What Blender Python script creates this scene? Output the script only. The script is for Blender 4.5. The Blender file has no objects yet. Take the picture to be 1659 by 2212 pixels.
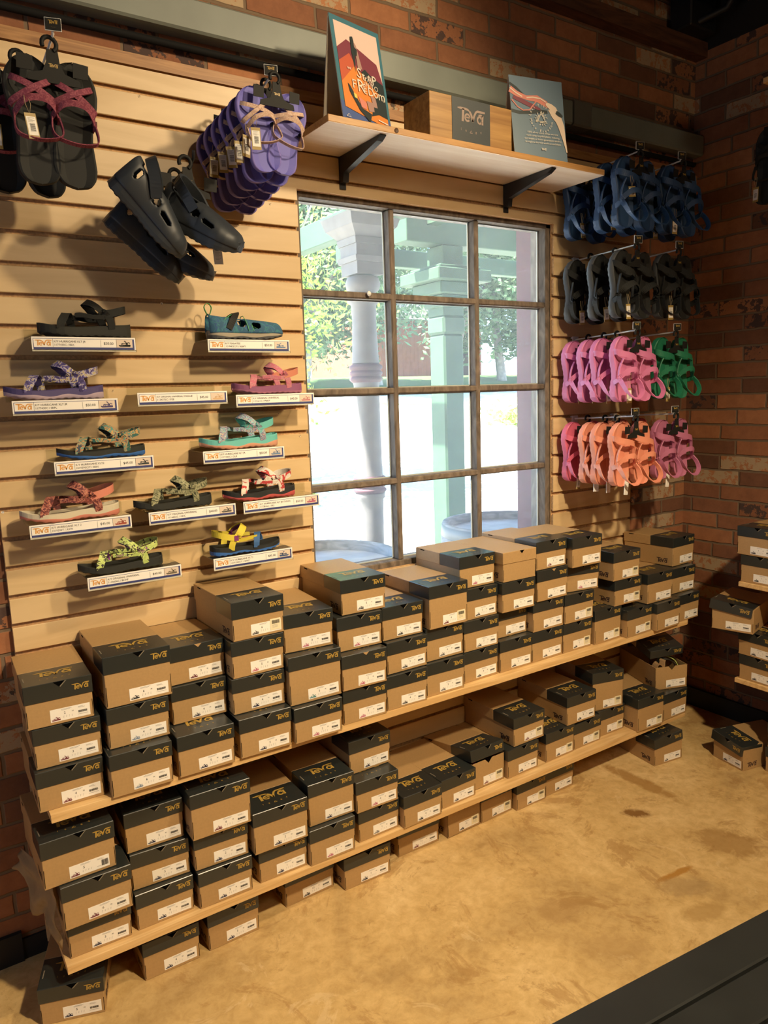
import bpy, bmesh, math, random
from mathutils import Vector, Matrix, noise as mnoise
random.seed(7)
C = bpy.context.scene.collection
SC = bpy.context.scene
PI = math.pi
R = math.radians

# ------------------------------------------------------------------ camera
cam_d = bpy.data.cameras.new('camera'); cam = bpy.data.objects.new('camera', cam_d); C.objects.link(cam)
cam_d.sensor_fit = 'VERTICAL'; cam_d.sensor_height = 36.0; cam_d.sensor_width = 27.0
cam_d.lens = 1612.8 / 2212 * 36.0
cam_d.clip_start = .02; cam_d.clip_end = 300
_p, _t, _r = .5793, -.1529, -.0332
_f = Vector((math.sin(_p)*math.cos(_t), math.cos(_p)*math.cos(_t), math.sin(_t)))
_r0 = Vector((math.cos(_p), -math.sin(_p), 0)); _u0 = _r0.cross(_f)
_rt = math.cos(_r)*_r0 + math.sin(_r)*_u0; _up = -math.sin(_r)*_r0 + math.cos(_r)*_u0
cam.matrix_world = Matrix(((_rt.x, _up.x, -_f.x, -1.1005), (_rt.y, _up.y, -_f.y, -2.1020),
                           (_rt.z, _up.z, -_f.z, 1.4994), (0, 0, 0, 1)))
SC.camera = cam

# ------------------------------------------------------------------ world, sun, lamps, exposure
SC.view_settings.view_transform = 'Standard'; SC.view_settings.look = 'None'
SC.view_settings.exposure = 0.0; SC.view_settings.gamma = 1.0; SC.view_settings.use_curve_mapping = False
SC.cycles.use_denoising = True
SC.cycles.max_bounces = 8; SC.cycles.diffuse_bounces = 4; SC.cycles.glossy_bounces = 4
SC.cycles.transmission_bounces = 6; SC.cycles.transparent_max_bounces = 12
SC.cycles.sample_clamp_indirect = 20.0; SC.cycles.caustics_reflective = False; SC.cycles.caustics_refractive = False
wd = bpy.data.worlds.new('sky'); SC.world = wd; wd.use_nodes = True
nt = wd.node_tree; nt.nodes.clear()
_o = nt.nodes.new('ShaderNodeOutputWorld'); _b = nt.nodes.new('ShaderNodeBackground'); _s = nt.nodes.new('ShaderNodeTexSky')
_s.sky_type = 'HOSEK_WILKIE'; _s.turbidity = 3.5; _s.ground_albedo = .5
_s.sun_direction = Vector((-.50, .14, .85)).normalized()
_b.inputs['Strength'].default_value = 26.0
nt.links.new(_s.outputs[0], _b.inputs['Color']); nt.links.new(_b.outputs[0], _o.inputs[0])

def light(name, kind, loc, target, energy, color, size=.3, sy=None):
    d = bpy.data.lights.new(name, kind); o = bpy.data.objects.new(name, d); C.objects.link(o)
    o.location = loc; o.rotation_euler = (Vector(target) - Vector(loc)).to_track_quat('-Z', 'Y').to_euler()
    d.energy = energy; d.color = color
    if kind == 'AREA':
        d.size = size
        if sy: d.shape = 'RECTANGLE'; d.size_y = sy
    return o
sun = light('sun', 'SUN', (-20, 5.6, 34), (0, 0, 0), 36.0, (1, .96, .90)); sun.data.angle = R(.6)
for loc_, tgt_, en_, sz_ in (((.80, -1.75, 2.95), (-.50, 0, 1.50), 150, 92), ((.15, -2.5, 2.95), (-.60, 0, 1.2), 76, 84), ((.15, -2.5, 2.95), (.45, -1.1, 0), 330, 96)):
    s_ = light('assumed_ceiling_spot', 'SPOT', loc_, tgt_, en_, (1, .78, .49)); s_.data.spot_size = R(sz_); s_.data.spot_blend = .7; s_.data.shadow_soft_size = .07  # assumed spots, inferred from where shadows fall; no fixtures are built
light('assumed_ceiling_light', 'AREA', (.6, -3.4, 2.95), (.4, -1.8, 0), 18, (1, .80, .54), .6)  # assumed soft overhead light, added without any lamp around it
light('assumed_left_daylight', 'AREA', (-3.1, -1.3, 1.3), (0, -.5, .8), 14, (.62, .78, 1), .9, 1.9)  # assumed cool light from the left; the left wall has no opening

# ------------------------------------------------------------------ materials
def nodes_of(name):
    m = bpy.data.materials.new(name); m.use_nodes = True
    n = m.node_tree.nodes; l = m.node_tree.links
    return m, n, l, n['Principled BSDF']
def mat(name, rgb, rough=.6, metal=0, spec=.5, var=0, vscale=8, bump=0, bscale=60, emit=0):
    m, n, l, b = nodes_of(name)
    b.inputs['Base Color'].default_value = (*rgb, 1); b.inputs['Roughness'].default_value = rough
    b.inputs['Metallic'].default_value = metal; b.inputs['Specular IOR Level'].default_value = spec
    if var or bump:
        tc = n.new('ShaderNodeTexCoord')
    if var:
        t = n.new('ShaderNodeTexNoise'); t.inputs['Scale'].default_value = vscale; t.inputs['Detail'].default_value = 6
        r = n.new('ShaderNodeValToRGB'); r.color_ramp.elements[0].position = .3; r.color_ramp.elements[1].position = .7
        r.color_ramp.elements[0].color = (*[c*(1-var) for c in rgb], 1); r.color_ramp.elements[1].color = (*[min(1, c*(1+var)) for c in rgb], 1)
        l.new(tc.outputs['Object'], t.inputs['Vector']); l.new(t.outputs['Fac'], r.inputs['Fac']); l.new(r.outputs[0], b.inputs['Base Color'])
    if bump:
        t2 = n.new('ShaderNodeTexNoise'); t2.inputs['Scale'].default_value = bscale; t2.inputs['Detail'].default_value = 4
        bp = n.new('ShaderNodeBump'); bp.inputs['Strength'].default_value = bump; bp.inputs['Distance'].default_value = .004
        l.new(tc.outputs['Object'], t2.inputs['Vector']); l.new(t2.outputs['Fac'], bp.inputs['Height']); l.new(bp.outputs[0], b.inputs['Normal'])
    return m
def mat_pattern(name, cols, scale=60, rough=.8):
    m, n, l, b = nodes_of(name); b.inputs['Roughness'].default_value = rough
    tc = n.new('ShaderNodeTexCoord'); t = n.new('ShaderNodeTexNoise'); t.inputs['Scale'].default_value = scale; t.inputs['Detail'].default_value = 2; t.inputs['Distortion'].default_value = 1.2
    r = n.new('ShaderNodeValToRGB'); r.color_ramp.interpolation = 'CONSTANT'
    e = r.color_ramp.elements
    pos = [0, .42, .5, .58, .66][:len(cols)]
    e[0].position = 0; e[0].color = (*cols[0], 1); e[1].position = pos[1]; e[1].color = (*cols[1], 1)
    for p, c in zip(pos[2:], cols[2:]):
        x = e.new(p); x.color = (*c, 1)
    l.new(tc.outputs['Object'], t.inputs['Vector']); l.new(t.outputs['Fac'], r.inputs['Fac']); l.new(r.outputs[0], b.inputs['Base Color'])
    return m
def mat_wood(name, c1, c2, scale=(1, 12, 12), rough=.5, wscale=1.6, dist=3.0, knots=0):
    m, n, l, b = nodes_of(name); b.inputs['Roughness'].default_value = rough
    tc = n.new('ShaderNodeTexCoord'); mp = n.new('ShaderNodeMapping'); mp.inputs['Scale'].default_value = scale
    t = n.new('ShaderNodeTexNoise'); t.inputs['Scale'].default_value = wscale; t.inputs['Detail'].default_value = 8; t.inputs['Distortion'].default_value = dist
    r = n.new('ShaderNodeValToRGB'); r.color_ramp.elements[0].position = .32; r.color_ramp.elements[1].position = .68
    r.color_ramp.elements[0].color = (*c1, 1); r.color_ramp.elements[1].color = (*c2, 1)
    l.new(tc.outputs['Object'], mp.inputs['Vector']); l.new(mp.outputs[0], t.inputs['Vector']); l.new(t.outputs['Fac'], r.inputs['Fac'])
    out = r.outputs[0]
    if knots:
        v = n.new('ShaderNodeTexVoronoi'); v.inputs['Scale'].default_value = knots
        mp2 = n.new('ShaderNodeMapping'); mp2.inputs['Scale'].default_value = (.6, 1.6, 1)
        r2 = n.new('ShaderNodeValToRGB'); r2.color_ramp.elements[0].position = .035; r2.color_ramp.elements[1].position = .09
        r2.color_ramp.elements[0].color = (1, 1, 1, 1); r2.color_ramp.elements[1].color = (0, 0, 0, 1)
        mx = n.new('ShaderNodeMixRGB'); mx.inputs['Color2'].default_value = (c1[0]*.35, c1[1]*.3, c1[2]*.25, 1)
        l.new(tc.outputs['Object'], mp2.inputs['Vector']); l.new(mp2.outputs[0], v.inputs['Vector']); l.new(v.outputs['Distance'], r2.inputs['Fac'])
        l.new(r2.outputs[0], mx.inputs['Fac']); l.new(out, mx.inputs['Color1']); out = mx.outputs[0]
    l.new(out, b.inputs['Base Color'])
    return m
def mat_brick(name, along, cr=.90):
    """weathered clay brick: random brick tone, cream and sooty bricks, recessed grey mortar"""
    m, n, l, b = nodes_of(name)
    BW, BH = .228, .0665
    def M(op, a, c=None, d=None):
        x = n.new('ShaderNodeMath'); x.operation = op
        for i, v in enumerate((a, c, d)):
            if v is None: continue
            if isinstance(v, (int, float)): x.inputs[i].default_value = v
            else: l.new(v, x.inputs[i])
        return x.outputs[0]
    tc = n.new('ShaderNodeTexCoord'); sp = n.new('ShaderNodeSeparateXYZ'); l.new(tc.outputs['Object'], sp.inputs[0])
    wob = n.new('ShaderNodeTexNoise'); wob.inputs['Scale'].default_value = 14; wob.inputs['Detail'].default_value = 5; l.new(tc.outputs['Object'], wob.inputs['Vector'])
    w0 = M('MULTIPLY', M('SUBTRACT', wob.outputs['Fac'], .5), .010)
    U = M('ADD', sp.outputs[along], w0); V = M('ADD', sp.outputs['Z'], w0)
    v = M('DIVIDE', V, BH); row = M('FLOOR', v)
    off = M('MULTIPLY', M('MODULO', row, 2), .5)
    jit = n.new('ShaderNodeTexWhiteNoise'); jit.noise_dimensions = '1D'; l.new(row, jit.inputs['W'])
    u = M('ADD', M('ADD', M('DIVIDE', U, BW), off), M('MULTIPLY', jit.outputs['Value'], .22)); col = M('FLOOR', u)
    fu = M('SUBTRACT', u, col); fv = M('SUBTRACT', v, row)
    du = M('MULTIPLY', M('MINIMUM', fu, M('SUBTRACT', 1, fu)), BW); dv = M('MULTIPLY', M('MINIMUM', fv, M('SUBTRACT', 1, fv)), BH)
    edge = M('MINIMUM', du, dv)
    mort = n.new('ShaderNodeMapRange'); mort.inputs['From Min'].default_value = .0032; mort.inputs['From Max'].default_value = .0058; l.new(edge, mort.inputs['Value'])
    cb = n.new('ShaderNodeCombineXYZ'); l.new(col, cb.inputs['X']); l.new(row, cb.inputs['Y'])
    wn = n.new('ShaderNodeTexWhiteNoise'); wn.noise_dimensions = '2D'; l.new(cb.outputs[0], wn.inputs['Vector'])
    ramp = n.new('ShaderNodeValToRGB'); e = ramp.color_ramp.elements; ramp.color_ramp.interpolation = 'LINEAR'
    e[0].position = 0; e[0].color = (.135, .062, .034, 1); e[1].position = 1; e[1].color = (.46, .20, .085, 1)
    x = e.new(.3); x.color = (.27, .110, .052, 1); x = e.new(.7); x.color = (.37, .150, .066, 1)
    l.new(wn.outputs['Value'], ramp.inputs['Fac'])
    n1 = n.new('ShaderNodeTexNoise'); n1.inputs['Scale'].default_value = 22; n1.inputs['Detail'].default_value = 8; n1.inputs['Roughness'].default_value = .7; l.new(tc.outputs['Object'], n1.inputs['Vector'])
    mx0 = n.new('ShaderNodeMixRGB'); mx0.blend_type = 'MULTIPLY'; mx0.inputs['Fac'].default_value = .55
    l.new(ramp.outputs[0], mx0.inputs['Color1'])
    rr = n.new('ShaderNodeValToRGB'); rr.color_ramp.elements[0].position = .3; rr.color_ramp.elements[0].color = (.45, .4, .36, 1); rr.color_ramp.elements[1].position = .72; rr.color_ramp.elements[1].color = (1.0, 1.0, 1.0, 1)
    l.new(n1.outputs['Fac'], rr.inputs['Fac']); l.new(rr.outputs[0], mx0.inputs['Color2'])
    sc = n.new('ShaderNodeSeparateColor'); l.new(wn.outputs['Color'], sc.inputs[0])
    n2 = n.new('ShaderNodeTexNoise'); n2.inputs['Scale'].default_value = 30; n2.inputs['Detail'].default_value = 7; n2.inputs['Roughness'].default_value = .75; l.new(tc.outputs['Object'], n2.inputs['Vector'])
    cream = M('MULTIPLY', M('GREATER_THAN', sc.outputs['Red'], cr), M('GREATER_THAN', n2.outputs['Fac'], .47))
    mx1 = n.new('ShaderNodeMixRGB'); l.new(cream, mx1.inputs['Fac']); l.new(mx0.outputs[0], mx1.inputs['Color1']); mx1.inputs['Color2'].default_value = (.40, .29, .175, 1)
    soot = M('MULTIPLY', M('GREATER_THAN', sc.outputs['Green'], .86), M('GREATER_THAN', n1.outputs['Fac'], .52))
    mx2 = n.new('ShaderNodeMixRGB'); l.new(M('MULTIPLY', soot, .85), mx2.inputs['Fac']); l.new(mx1.outputs[0], mx2.inputs['Color1']); mx2.inputs['Color2'].default_value = (.030, .026, .028, 1)
    mx3 = n.new('ShaderNodeMixRGB'); l.new(mort.outputs[0], mx3.inputs['Fac']); mx3.inputs['Color1'].default_value = (.17, .115, .070, 1); l.new(mx2.outputs[0], mx3.inputs['Color2'])
    l.new(mx3.outputs[0], b.inputs['Base Color']); b.inputs['Roughness'].default_value = .88
    hh = M('ADD', M('MULTIPLY', mort.outputs[0], 1.0), M('MULTIPLY', n1.outputs['Fac'], .35))
    bp = n.new('ShaderNodeBump'); bp.inputs['Strength'].default_value = .7; bp.inputs['Distance'].default_value = .006; l.new(hh, bp.inputs['Height']); l.new(bp.outputs[0], b.inputs['Normal'])
    return m
def mat_floor():
    m, n, l, b = nodes_of('polished concrete')
    tc = n.new('ShaderNodeTexCoord')
    def N(s, d, ro=.6, dist=0, stretch=None, rot=0):
        t = n.new('ShaderNodeTexNoise'); t.inputs['Scale'].default_value = s; t.inputs['Detail'].default_value = d; t.inputs['Roughness'].default_value = ro; t.inputs['Distortion'].default_value = dist
        src = tc.outputs['Object']
        if stretch:
            mp = n.new('ShaderNodeMapping'); mp.inputs['Scale'].default_value = stretch; mp.inputs['Rotation'].default_value = (0, 0, rot); l.new(src, mp.inputs['Vector']); src = mp.outputs[0]
        l.new(src, t.inputs['Vector']); return t.outputs['Fac']
    def ramp(f, stops):
        r = n.new('ShaderNodeValToRGB'); e = r.color_ramp.elements
        e[0].position = stops[0][0]; e[0].color = (*stops[0][1], 1); e[1].position = stops[1][0]; e[1].color = (*stops[1][1], 1)
        for p, c in stops[2:]: x = e.new(p); x.color = (*c, 1)
        l.new(f, r.inputs['Fac']); return r.outputs[0]
    def mix(f, a, c, blend='MIX', k=None):
        x = n.new('ShaderNodeMixRGB'); x.blend_type = blend
        if isinstance(f, float): x.inputs['Fac'].default_value = f
        else: l.new(f, x.inputs['Fac'])
        for i, v in ((1, a), (2, c)):
            if isinstance(v, tuple): x.inputs[i].default_value = (*v, 1)
            else: l.new(v, x.inputs[i])
        return x.outputs[0]
    base = ramp(N(2.2, 8, .62, .6), [(.3, (.44, .29, .12)), (.5, (.66, .455, .195)), (.7, (.80, .585, .29))])
    fine = ramp(N(28, 6, .7, .4), [(.32, (.66, .58, .45)), (.6, (1, 1, 1))])
    c = mix(.6, base, fine, 'MULTIPLY')
    st = ramp(N(3.4, 10, .74, 1.0), [(.55, (0, 0, 0)), (.60, (1, 1, 1))])
    c = mix(mix(.50, (0, 0, 0), st), c, (.34, .18, .055))
    st2 = ramp(N(9, 10, .78, 1.4), [(.60, (0, 0, 0)), (.64, (1, 1, 1))])
    c = mix(mix(.35, (0, 0, 0), st2), c, (.30, .17, .06))
    st3 = ramp(N(5, 10, .7, 1.8), [(.62, (0, 0, 0)), (.65, (1, 1, 1))])
    c = mix(mix(.30, (0, 0, 0), st3), c, (.80, .62, .36))
    # a few old stains lying on the slab
    def blob(cx, cy, rx, ry, ang, lo=.40, hi=.62, s=22):
        mp = n.new('ShaderNodeMapping'); mp.vector_type = 'TEXTURE'; mp.inputs['Location'].default_value = (cx, cy, 0); mp.inputs['Rotation'].default_value = (0, 0, ang); mp.inputs['Scale'].default_value = (rx, ry, 10)
        g = n.new('ShaderNodeTexGradient'); g.gradient_type = 'SPHERICAL'; l.new(tc.outputs['Object'], mp.inputs['Vector']); l.new(mp.outputs[0], g.inputs['Vector'])
        a = n.new('ShaderNodeMath'); a.operation = 'MULTIPLY'; l.new(g.outputs['Fac'], a.inputs[0]); a.inputs[1].default_value = 1.6
        d = n.new('ShaderNodeMath'); d.operation = 'MULTIPLY'; l.new(a.outputs[0], d.inputs[0]); l.new(N(s, 8, .7, .8), d.inputs[1])
        return ramp(d.outputs[0], [(lo*.6, (0, 0, 0)), (hi*.75, (1, 1, 1))])
    for (cx, cy, rx, ry, an, col, k) in STAINS:
        c = mix(mix(k, (0, 0, 0), blob(cx, cy, rx, ry, an)), c, col)
    l.new(c, b.inputs['Base Color'])
    rg = n.new('ShaderNodeMapRange'); rg.inputs['To Min'].default_value = .36; rg.inputs['To Max'].default_value = .62; l.new(N(6, 6), rg.inputs['Value']); l.new(rg.outputs[0], b.inputs['Roughness'])
    b.inputs['Specular IOR Level'].default_value = .35
    bp = n.new('ShaderNodeBump'); bp.inputs['Strength'].default_value = .12; bp.inputs['Distance'].default_value = .003; l.new(N(40, 6), bp.inputs['Height']); l.new(bp.outputs[0], b.inputs['Normal'])
    return m
STAINS = [(1.165, -.38, .30, .055, R(-88), (.36, .19, .05), .75), (.975, -.51, .085, .045, R(-40), (.20, .09, .02), .9),
          (1.07, -.80, .20, .13, R(-60), (.34, .19, .06), .7), (.79, -.80, .13, .022, R(-5), (.42, .20, .035), .9), (.76, -.85, .14, .08, R(-30), (.38, .25, .11), .6),
          (.715, -.955, .13, .06, R(-15), (.42, .26, .09), .7), (.38, -.71, .12, .09, R(-40), (.38, .23, .09), .55), (.40, -.90, .16, .08, R(-30), (.42, .26, .10), .5), (-.55, -1.0, .35, .2, R(15), (.40, .26, .11), .35)]
def mat_glass(name, tint=(.95, .97, .97), haze=.05, gloss=.08):
    m = bpy.data.materials.new(name); m.use_nodes = True; n = m.node_tree.nodes; l = m.node_tree.links; n.clear()
    o = n.new('ShaderNodeOutputMaterial'); tr = n.new('ShaderNodeBsdfTransparent'); tr.inputs[0].default_value = (*tint, 1)
    g = n.new('ShaderNodeBsdfGlossy'); g.inputs['Roughness'].default_value = .03; g.inputs['Color'].default_value = (1, 1, 1, 1)
    fr = n.new('ShaderNodeFresnel'); fr.inputs['IOR'].default_value = 1.18
    mx = n.new('ShaderNodeMixShader'); k = n.new('ShaderNodeMath'); k.operation = 'MULTIPLY'; k.inputs[1].default_value = gloss*12 if gloss < .09 else gloss
    l.new(fr.outputs[0], mx.inputs[0]); l.new(tr.outputs[0], mx.inputs[1]); l.new(g.outputs[0], mx.inputs[2])
    last = mx.outputs[0]
    if haze:
        d = n.new('ShaderNodeBsdfTranslucent'); d.inputs[0].default_value = (.93, .97, 1, 1)
        tc = n.new('ShaderNodeTexCoord'); t = n.new('ShaderNodeTexNoise'); t.inputs['Scale'].default_value = 5; t.inputs['Detail'].default_value = 8; t.inputs['Roughness'].default_value = .7
        mr = n.new('ShaderNodeMapRange'); mr.inputs['To Min'].default_value = haze*.6; mr.inputs['To Max'].default_value = haze*1.5
        l.new(tc.outputs['Object'], t.inputs['Vector']); l.new(t.outputs['Fac'], mr.inputs['Value'])
        m2 = n.new('ShaderNodeMixShader'); l.new(mr.outputs[0], m2.inputs[0]); l.new(last, m2.inputs[1]); l.new(d.outputs[0], m2.inputs[2]); last = m2.outputs[0]
    l.new(last, o.inputs[0]); return m

KRAFT = mat('kraft cardboard', (.41, .255, .108), .55, spec=.6, var=.05, vscale=150)
KRAFT_IN = mat('inner cardboard', (.36, .22, .10), .9)
BLACKCARD = mat('black coated card', (.021, .025, .024), .28, spec=.7)
HOLE = mat('dark box inside', (.003, .003, .003), 1.0, spec=0.0)
GOLD = mat('gold print', (.42, .27, .055), .45)
DARKPRINT = mat('dark brown print', (.035, .014, .016), .7)
WHITE = mat('white paper', (.86, .83, .77), .6)
YELLOWPAPER = mat('cream sticker', (.78, .70, .48), .6)
INK = mat('black ink', (.02, .02, .022), .7)
GREYINK = mat('grey fine print', (.38, .37, .36), .7)
MAPLE = mat_wood('maple laminate', (.58, .405, .205), (.70, .515, .285), (1.2, 9, 9), .42, 1.3, 1.5)
MDF = mat('raw fibreboard', (.60, .36, .165), .85, var=.22, vscale=140)
PINE = mat_wood('pale pine board', (.58, .35, .135), (.78, .54, .26), (1.0, 14, 14), .5, 1.4, 3.5, knots=3.2)
OAKY = mat_wood('oiled wood edge', (.36, .18, .055), (.52, .29, .10), (1.2, 18, 18), .5, 1.6, 3)
UNDER = mat_wood('window lit underside', (.78, .62, .48), (.88, .75, .62), (.8, 10, 10), .6, 1.4, 3, knots=4)  # shelf underside made paler to carry the light from the window
OLDWOOD = mat_wood('old dark beam wood', (.050, .018, .008), (.135, .055, .022), (1.5, 10, 10), .7, 2.0, 3)
TRIMWOOD = mat_wood('varnished trim wood', (.24, .105, .030), (.42, .21, .070), (1.5, 16, 16), .5, 2.0, 3)
FRAMEWOOD = mat_wood('weathered window wood', (.090, .068, .050), (.215, .165, .125), (6, 6, 2), .75, 3, 3)
GREYMETAL = mat('grey painted steel', (.165, .185, .160), .5, var=.15, vscale=5)
BLACKMETAL = mat('black steel', (.012, .013, .014), .45)
BLACKPLASTIC = mat('black plastic', (.012, .012, .011), .65, spec=.25)
CHROME = mat('white coated rod', (.72, .71, .68), .3)
WHITEPLASTIC = mat('white plastic', (.78, .77, .74), .35)
BENCHPAINT = mat('dark slate paint', (.020, .022, .021), .35, var=.15, vscale=9)
BRICKX = mat_brick('old brick back', 'X'); BRICKY = mat_brick('old brick side', 'Y', .95)
DARKBASE = mat('black rubber base', (.010, .009, .008), .7)
FLOORM = mat_floor()
GLASS = mat_glass('dusty window glass'); ACRYL = mat_glass('clear acrylic', (.93, .93, .90), .02)
NAVY = mat('navy print', (.035, .045, .17), .6)
ORANGE = mat('orange print', (.72, .34, .075), .6)

# ------------------------------------------------------------------ mesh helpers
class MB:
    def __init__(s): s.v = []; s.f = []; s.m = []; s.mats = []; s.smooth = []
    def mi(s, m):
        if m not in s.mats: s.mats.append(m)
        return s.mats.index(m)
    def add(s, vs, fs, m, T=None, smooth=False):
        b = len(s.v); k = s.mi(m) if not isinstance(m, list) else None
        s.v += [tuple(T @ Vector(p)) if T else tuple(p) for p in vs]
        for i, f in enumerate(fs):
            s.f.append([b + j for j in f]); s.m.append(k if k is not None else s.mi(m[i])); s.smooth.append(smooth)
    def box(s, x0, x1, y0, y1, z0, z1, m, T=None):
        vs = [(x, y, z) for z in (z0, z1) for y in (y0, y1) for x in (x0, x1)]
        s.add(vs, [(0, 2, 3, 1), (4, 5, 7, 6), (0, 1, 5, 4), (1, 3, 7, 5), (3, 2, 6, 7), (2, 0, 4, 6)], m, T)
    def cbox(s, x0, x1, y0, y1, z0, z1, m, c=.002, T=None):
        """box with small chamfers on every edge"""
        bm = bmesh.new(); bmesh.ops.create_cube(bm, size=1)
        for v in bm.verts: v.co = Vector(((x0+x1)/2 + v.co.x*(x1-x0), (y0+y1)/2 + v.co.y*(y1-y0), (z0+z1)/2 + v.co.z*(z1-z0)))
        bmesh.ops.bevel(bm, geom=bm.edges[:], offset=c, segments=1, affect='EDGES')
        s.addbm(bm, m, T)
    def addbm(s, bm, m, T=None, smooth=False):
        bm.verts.index_update()
        s.add([v.co.copy() for v in bm.verts], [[v.index for v in f.verts] for f in bm.faces], m, T, smooth); bm.free()
    def quad(s, a, b, c, d, m, T=None): s.add([a, b, c, d], [(0, 1, 2, 3)], m, T)
    def prism(s, poly, a, b, m, axis='z', T=None, caps=True):
        """poly is a CCW 2D outline; axis z: (x,y), axis y: (x,z), axis x: (y,z)"""
        def P(p, h): return (p[0], p[1], h) if axis == 'z' else ((p[0], h, p[1]) if axis == 'y' else (h, p[0], p[1]))
        n = len(poly); vs = [P(p, a) for p in poly] + [P(p, b) for p in poly]
        fs = [(i, (i+1) % n, n+(i+1) % n, n+i) for i in range(n)]
        if caps: fs += [tuple(range(n))[::-1], tuple(range(n, 2*n))]
        s.add(vs, fs, m, T)
    def tube(s, pts, r, m, n=8, T=None, closed=False):
        pts = [Vector(p) for p in pts]; k = len(pts); vs = []; prev = None
        for i, p in enumerate(pts):
            t = (pts[(i+1) % k] - pts[i-1]) if closed else (pts[min(i+1, k-1)] - pts[max(i-1, 0)])
            t.normalize()
            a = (prev - t*prev.dot(t)) if prev is not None else t.orthogonal()
            if a.length < 1e-6: a = t.orthogonal()
            a.normalize(); prev = a; c = t.cross(a); rr = r[i] if isinstance(r, (list, tuple)) else r
            vs += [p + rr*(math.cos(2*PI*j/n)*a + math.sin(2*PI*j/n)*c) for j in range(n)]
        fs = []
        for i in range(k if closed else k-1):
            i2 = (i+1) % k
            fs += [(i*n+j, i*n+(j+1) % n, i2*n+(j+1) % n, i2*n+j) for j in range(n)]
        s.add(vs, fs, m, T, True)
        if not closed: s.add(vs[:n], [tuple(range(n))[::-1]], m, T); s.add(vs[-n:], [tuple(range(n))], m, T)
    def lathe(s, prof, m, n=24, T=None, smooth=True):
        vs = [(r*math.cos(2*PI*j/n), r*math.sin(2*PI*j/n), z) for r, z in prof for j in range(n)]
        fs = [(i*n+j, i*n+(j+1) % n, (i+1)*n+(j+1) % n, (i+1)*n+j) for i in range(len(prof)-1) for j in range(n)]
        s.add(vs, fs, m, T, smooth)
    def ribbon(s, pts, w, th, wdir, m, T=None, n=5, loop=False):
        """flat strap of width w and thickness th along a smoothed path; wdir is one vector or one per point"""
        P = catmull([Vector(p) for p in pts], n, loop)
        if isinstance(wdir, (list,)): W = catmull([Vector(x) for x in wdir], n, loop)
        else: W = [Vector(wdir)]*len(P)
        vs = []; k = len(P)
        for i, p in enumerate(P):
            t = (P[(i+1) % k] - P[i-1]) if loop else (P[min(i+1, k-1)] - P[max(i-1, 0)])
            t.normalize(); d = W[i] - t*W[i].dot(t)
            if d.length < 1e-5: d = t.orthogonal()
            d.normalize(); nn = t.cross(d)
            for a, b in ((-.5, -.3), (-.42, .5), (.42, .5), (.5, -.3)): vs.append(p + d*w*a + nn*th*b)
        fs = []
        for i in range(k if loop else k-1):
            i2 = (i+1) % k
            fs += [(i*4+j, i*4+(j+1) % 4, i2*4+(j+1) % 4, i2*4+j) for j in range(4)]
        if not loop: fs += [(0, 1, 2, 3), tuple(((k-1)*4+j) for j in (3, 2, 1, 0))]
        s.add(vs, fs, m, T, False)
    def text(s, string, size, m, T, align='LEFT', spacing=1.0):
        vs, fs = text_geo(string, align, spacing)
        s.add([(x*size, y*size, 0) for x, y in vs], fs, m, T)
    def mesh(s, name):
        me = bpy.data.meshes.new(name); me.from_pydata(s.v, [], s.f)
        for mt in s.mats: me.materials.append(mt)
        me.polygons.foreach_set('material_index', s.m); me.polygons.foreach_set('use_smooth', s.smooth); me.update()
        bm = bmesh.new(); bm.from_mesh(me)
        bmesh.ops.remove_doubles(bm, verts=bm.verts, dist=1e-6) if False else None
        bm.free(); return me
    def build(s, name, parent=None, loc=None, M=None):
        return link(name, s.mesh(name), parent, loc, M)
def link(name, me, parent=None, loc=None, M=None):
    o = bpy.data.objects.new(name, me); C.objects.link(o)
    if parent: o.parent = parent
    if M is not None: o.matrix_local = M
    elif loc: o.location = loc
    return o
def catmull(P, n, loop=False):
    k = len(P); out = []
    for i in range(k if loop else k-1):
        p1, p2 = P[i], P[(i+1) % k]
        p0 = P[i-1] if (loop or i > 0) else p1*2-p2
        p3 = P[(i+2) % k] if (loop or i+2 < k) else p2*2-p1
        for j in range(n):
            t = j/n
            out.append(.5*((2*p1) + (p2-p0)*t + (2*p0-5*p1+4*p2-p3)*t*t + (3*p1-p0-3*p2+p3)*t**3))
    if not loop: out.append(P[-1].copy())
    return out
_tg = {}
def text_geo(string, align, spacing):
    key = (string, align, spacing)
    if key in _tg: return _tg[key]
    cu = bpy.data.curves.new('t', 'FONT'); cu.body = string; cu.size = 1; cu.align_x = align; cu.space_character = spacing
    cu.resolution_u = 2; cu.fill_mode = 'FRONT'
    o = bpy.data.objects.new('t', cu); C.objects.link(o); bpy.context.view_layer.update()
    me = bpy.data.meshes.new_from_object(o.evaluated_get(bpy.context.evaluated_depsgraph_get()))
    r = ([(v.co.x, v.co.y) for v in me.vertices], [list(p.vertices) for p in me.polygons])
    bpy.data.objects.remove(o); bpy.data.curves.remove(cu); bpy.data.meshes.remove(me)
    _tg[key] = r; return r
def tag(o, label, cat=None, group=None, kind=None):
    if label: o['label'] = label
    if cat: o['category'] = cat
    if group: o['group'] = group
    if kind: o['kind'] = kind
    return o
def thing(name, label, cat, loc=(0, 0, 0), rz=0, group=None, M=None):
    o = bpy.data.objects.new(name, None); C.objects.link(o); o.empty_display_size = .05
    if M is not None: o.matrix_world = M
    else: o.location = loc; o.rotation_euler = (0, 0, rz)
    return tag(o, label, cat, group)
def struct(o, label=None): o['kind'] = 'structure'; return o
FRONT = Matrix(((1, 0, 0, 0), (0, 0, -1, 0), (0, 1, 0, 0), (0, 0, 0, 1)))    # text plane (x right, y up) onto a wall facing -y
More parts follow.
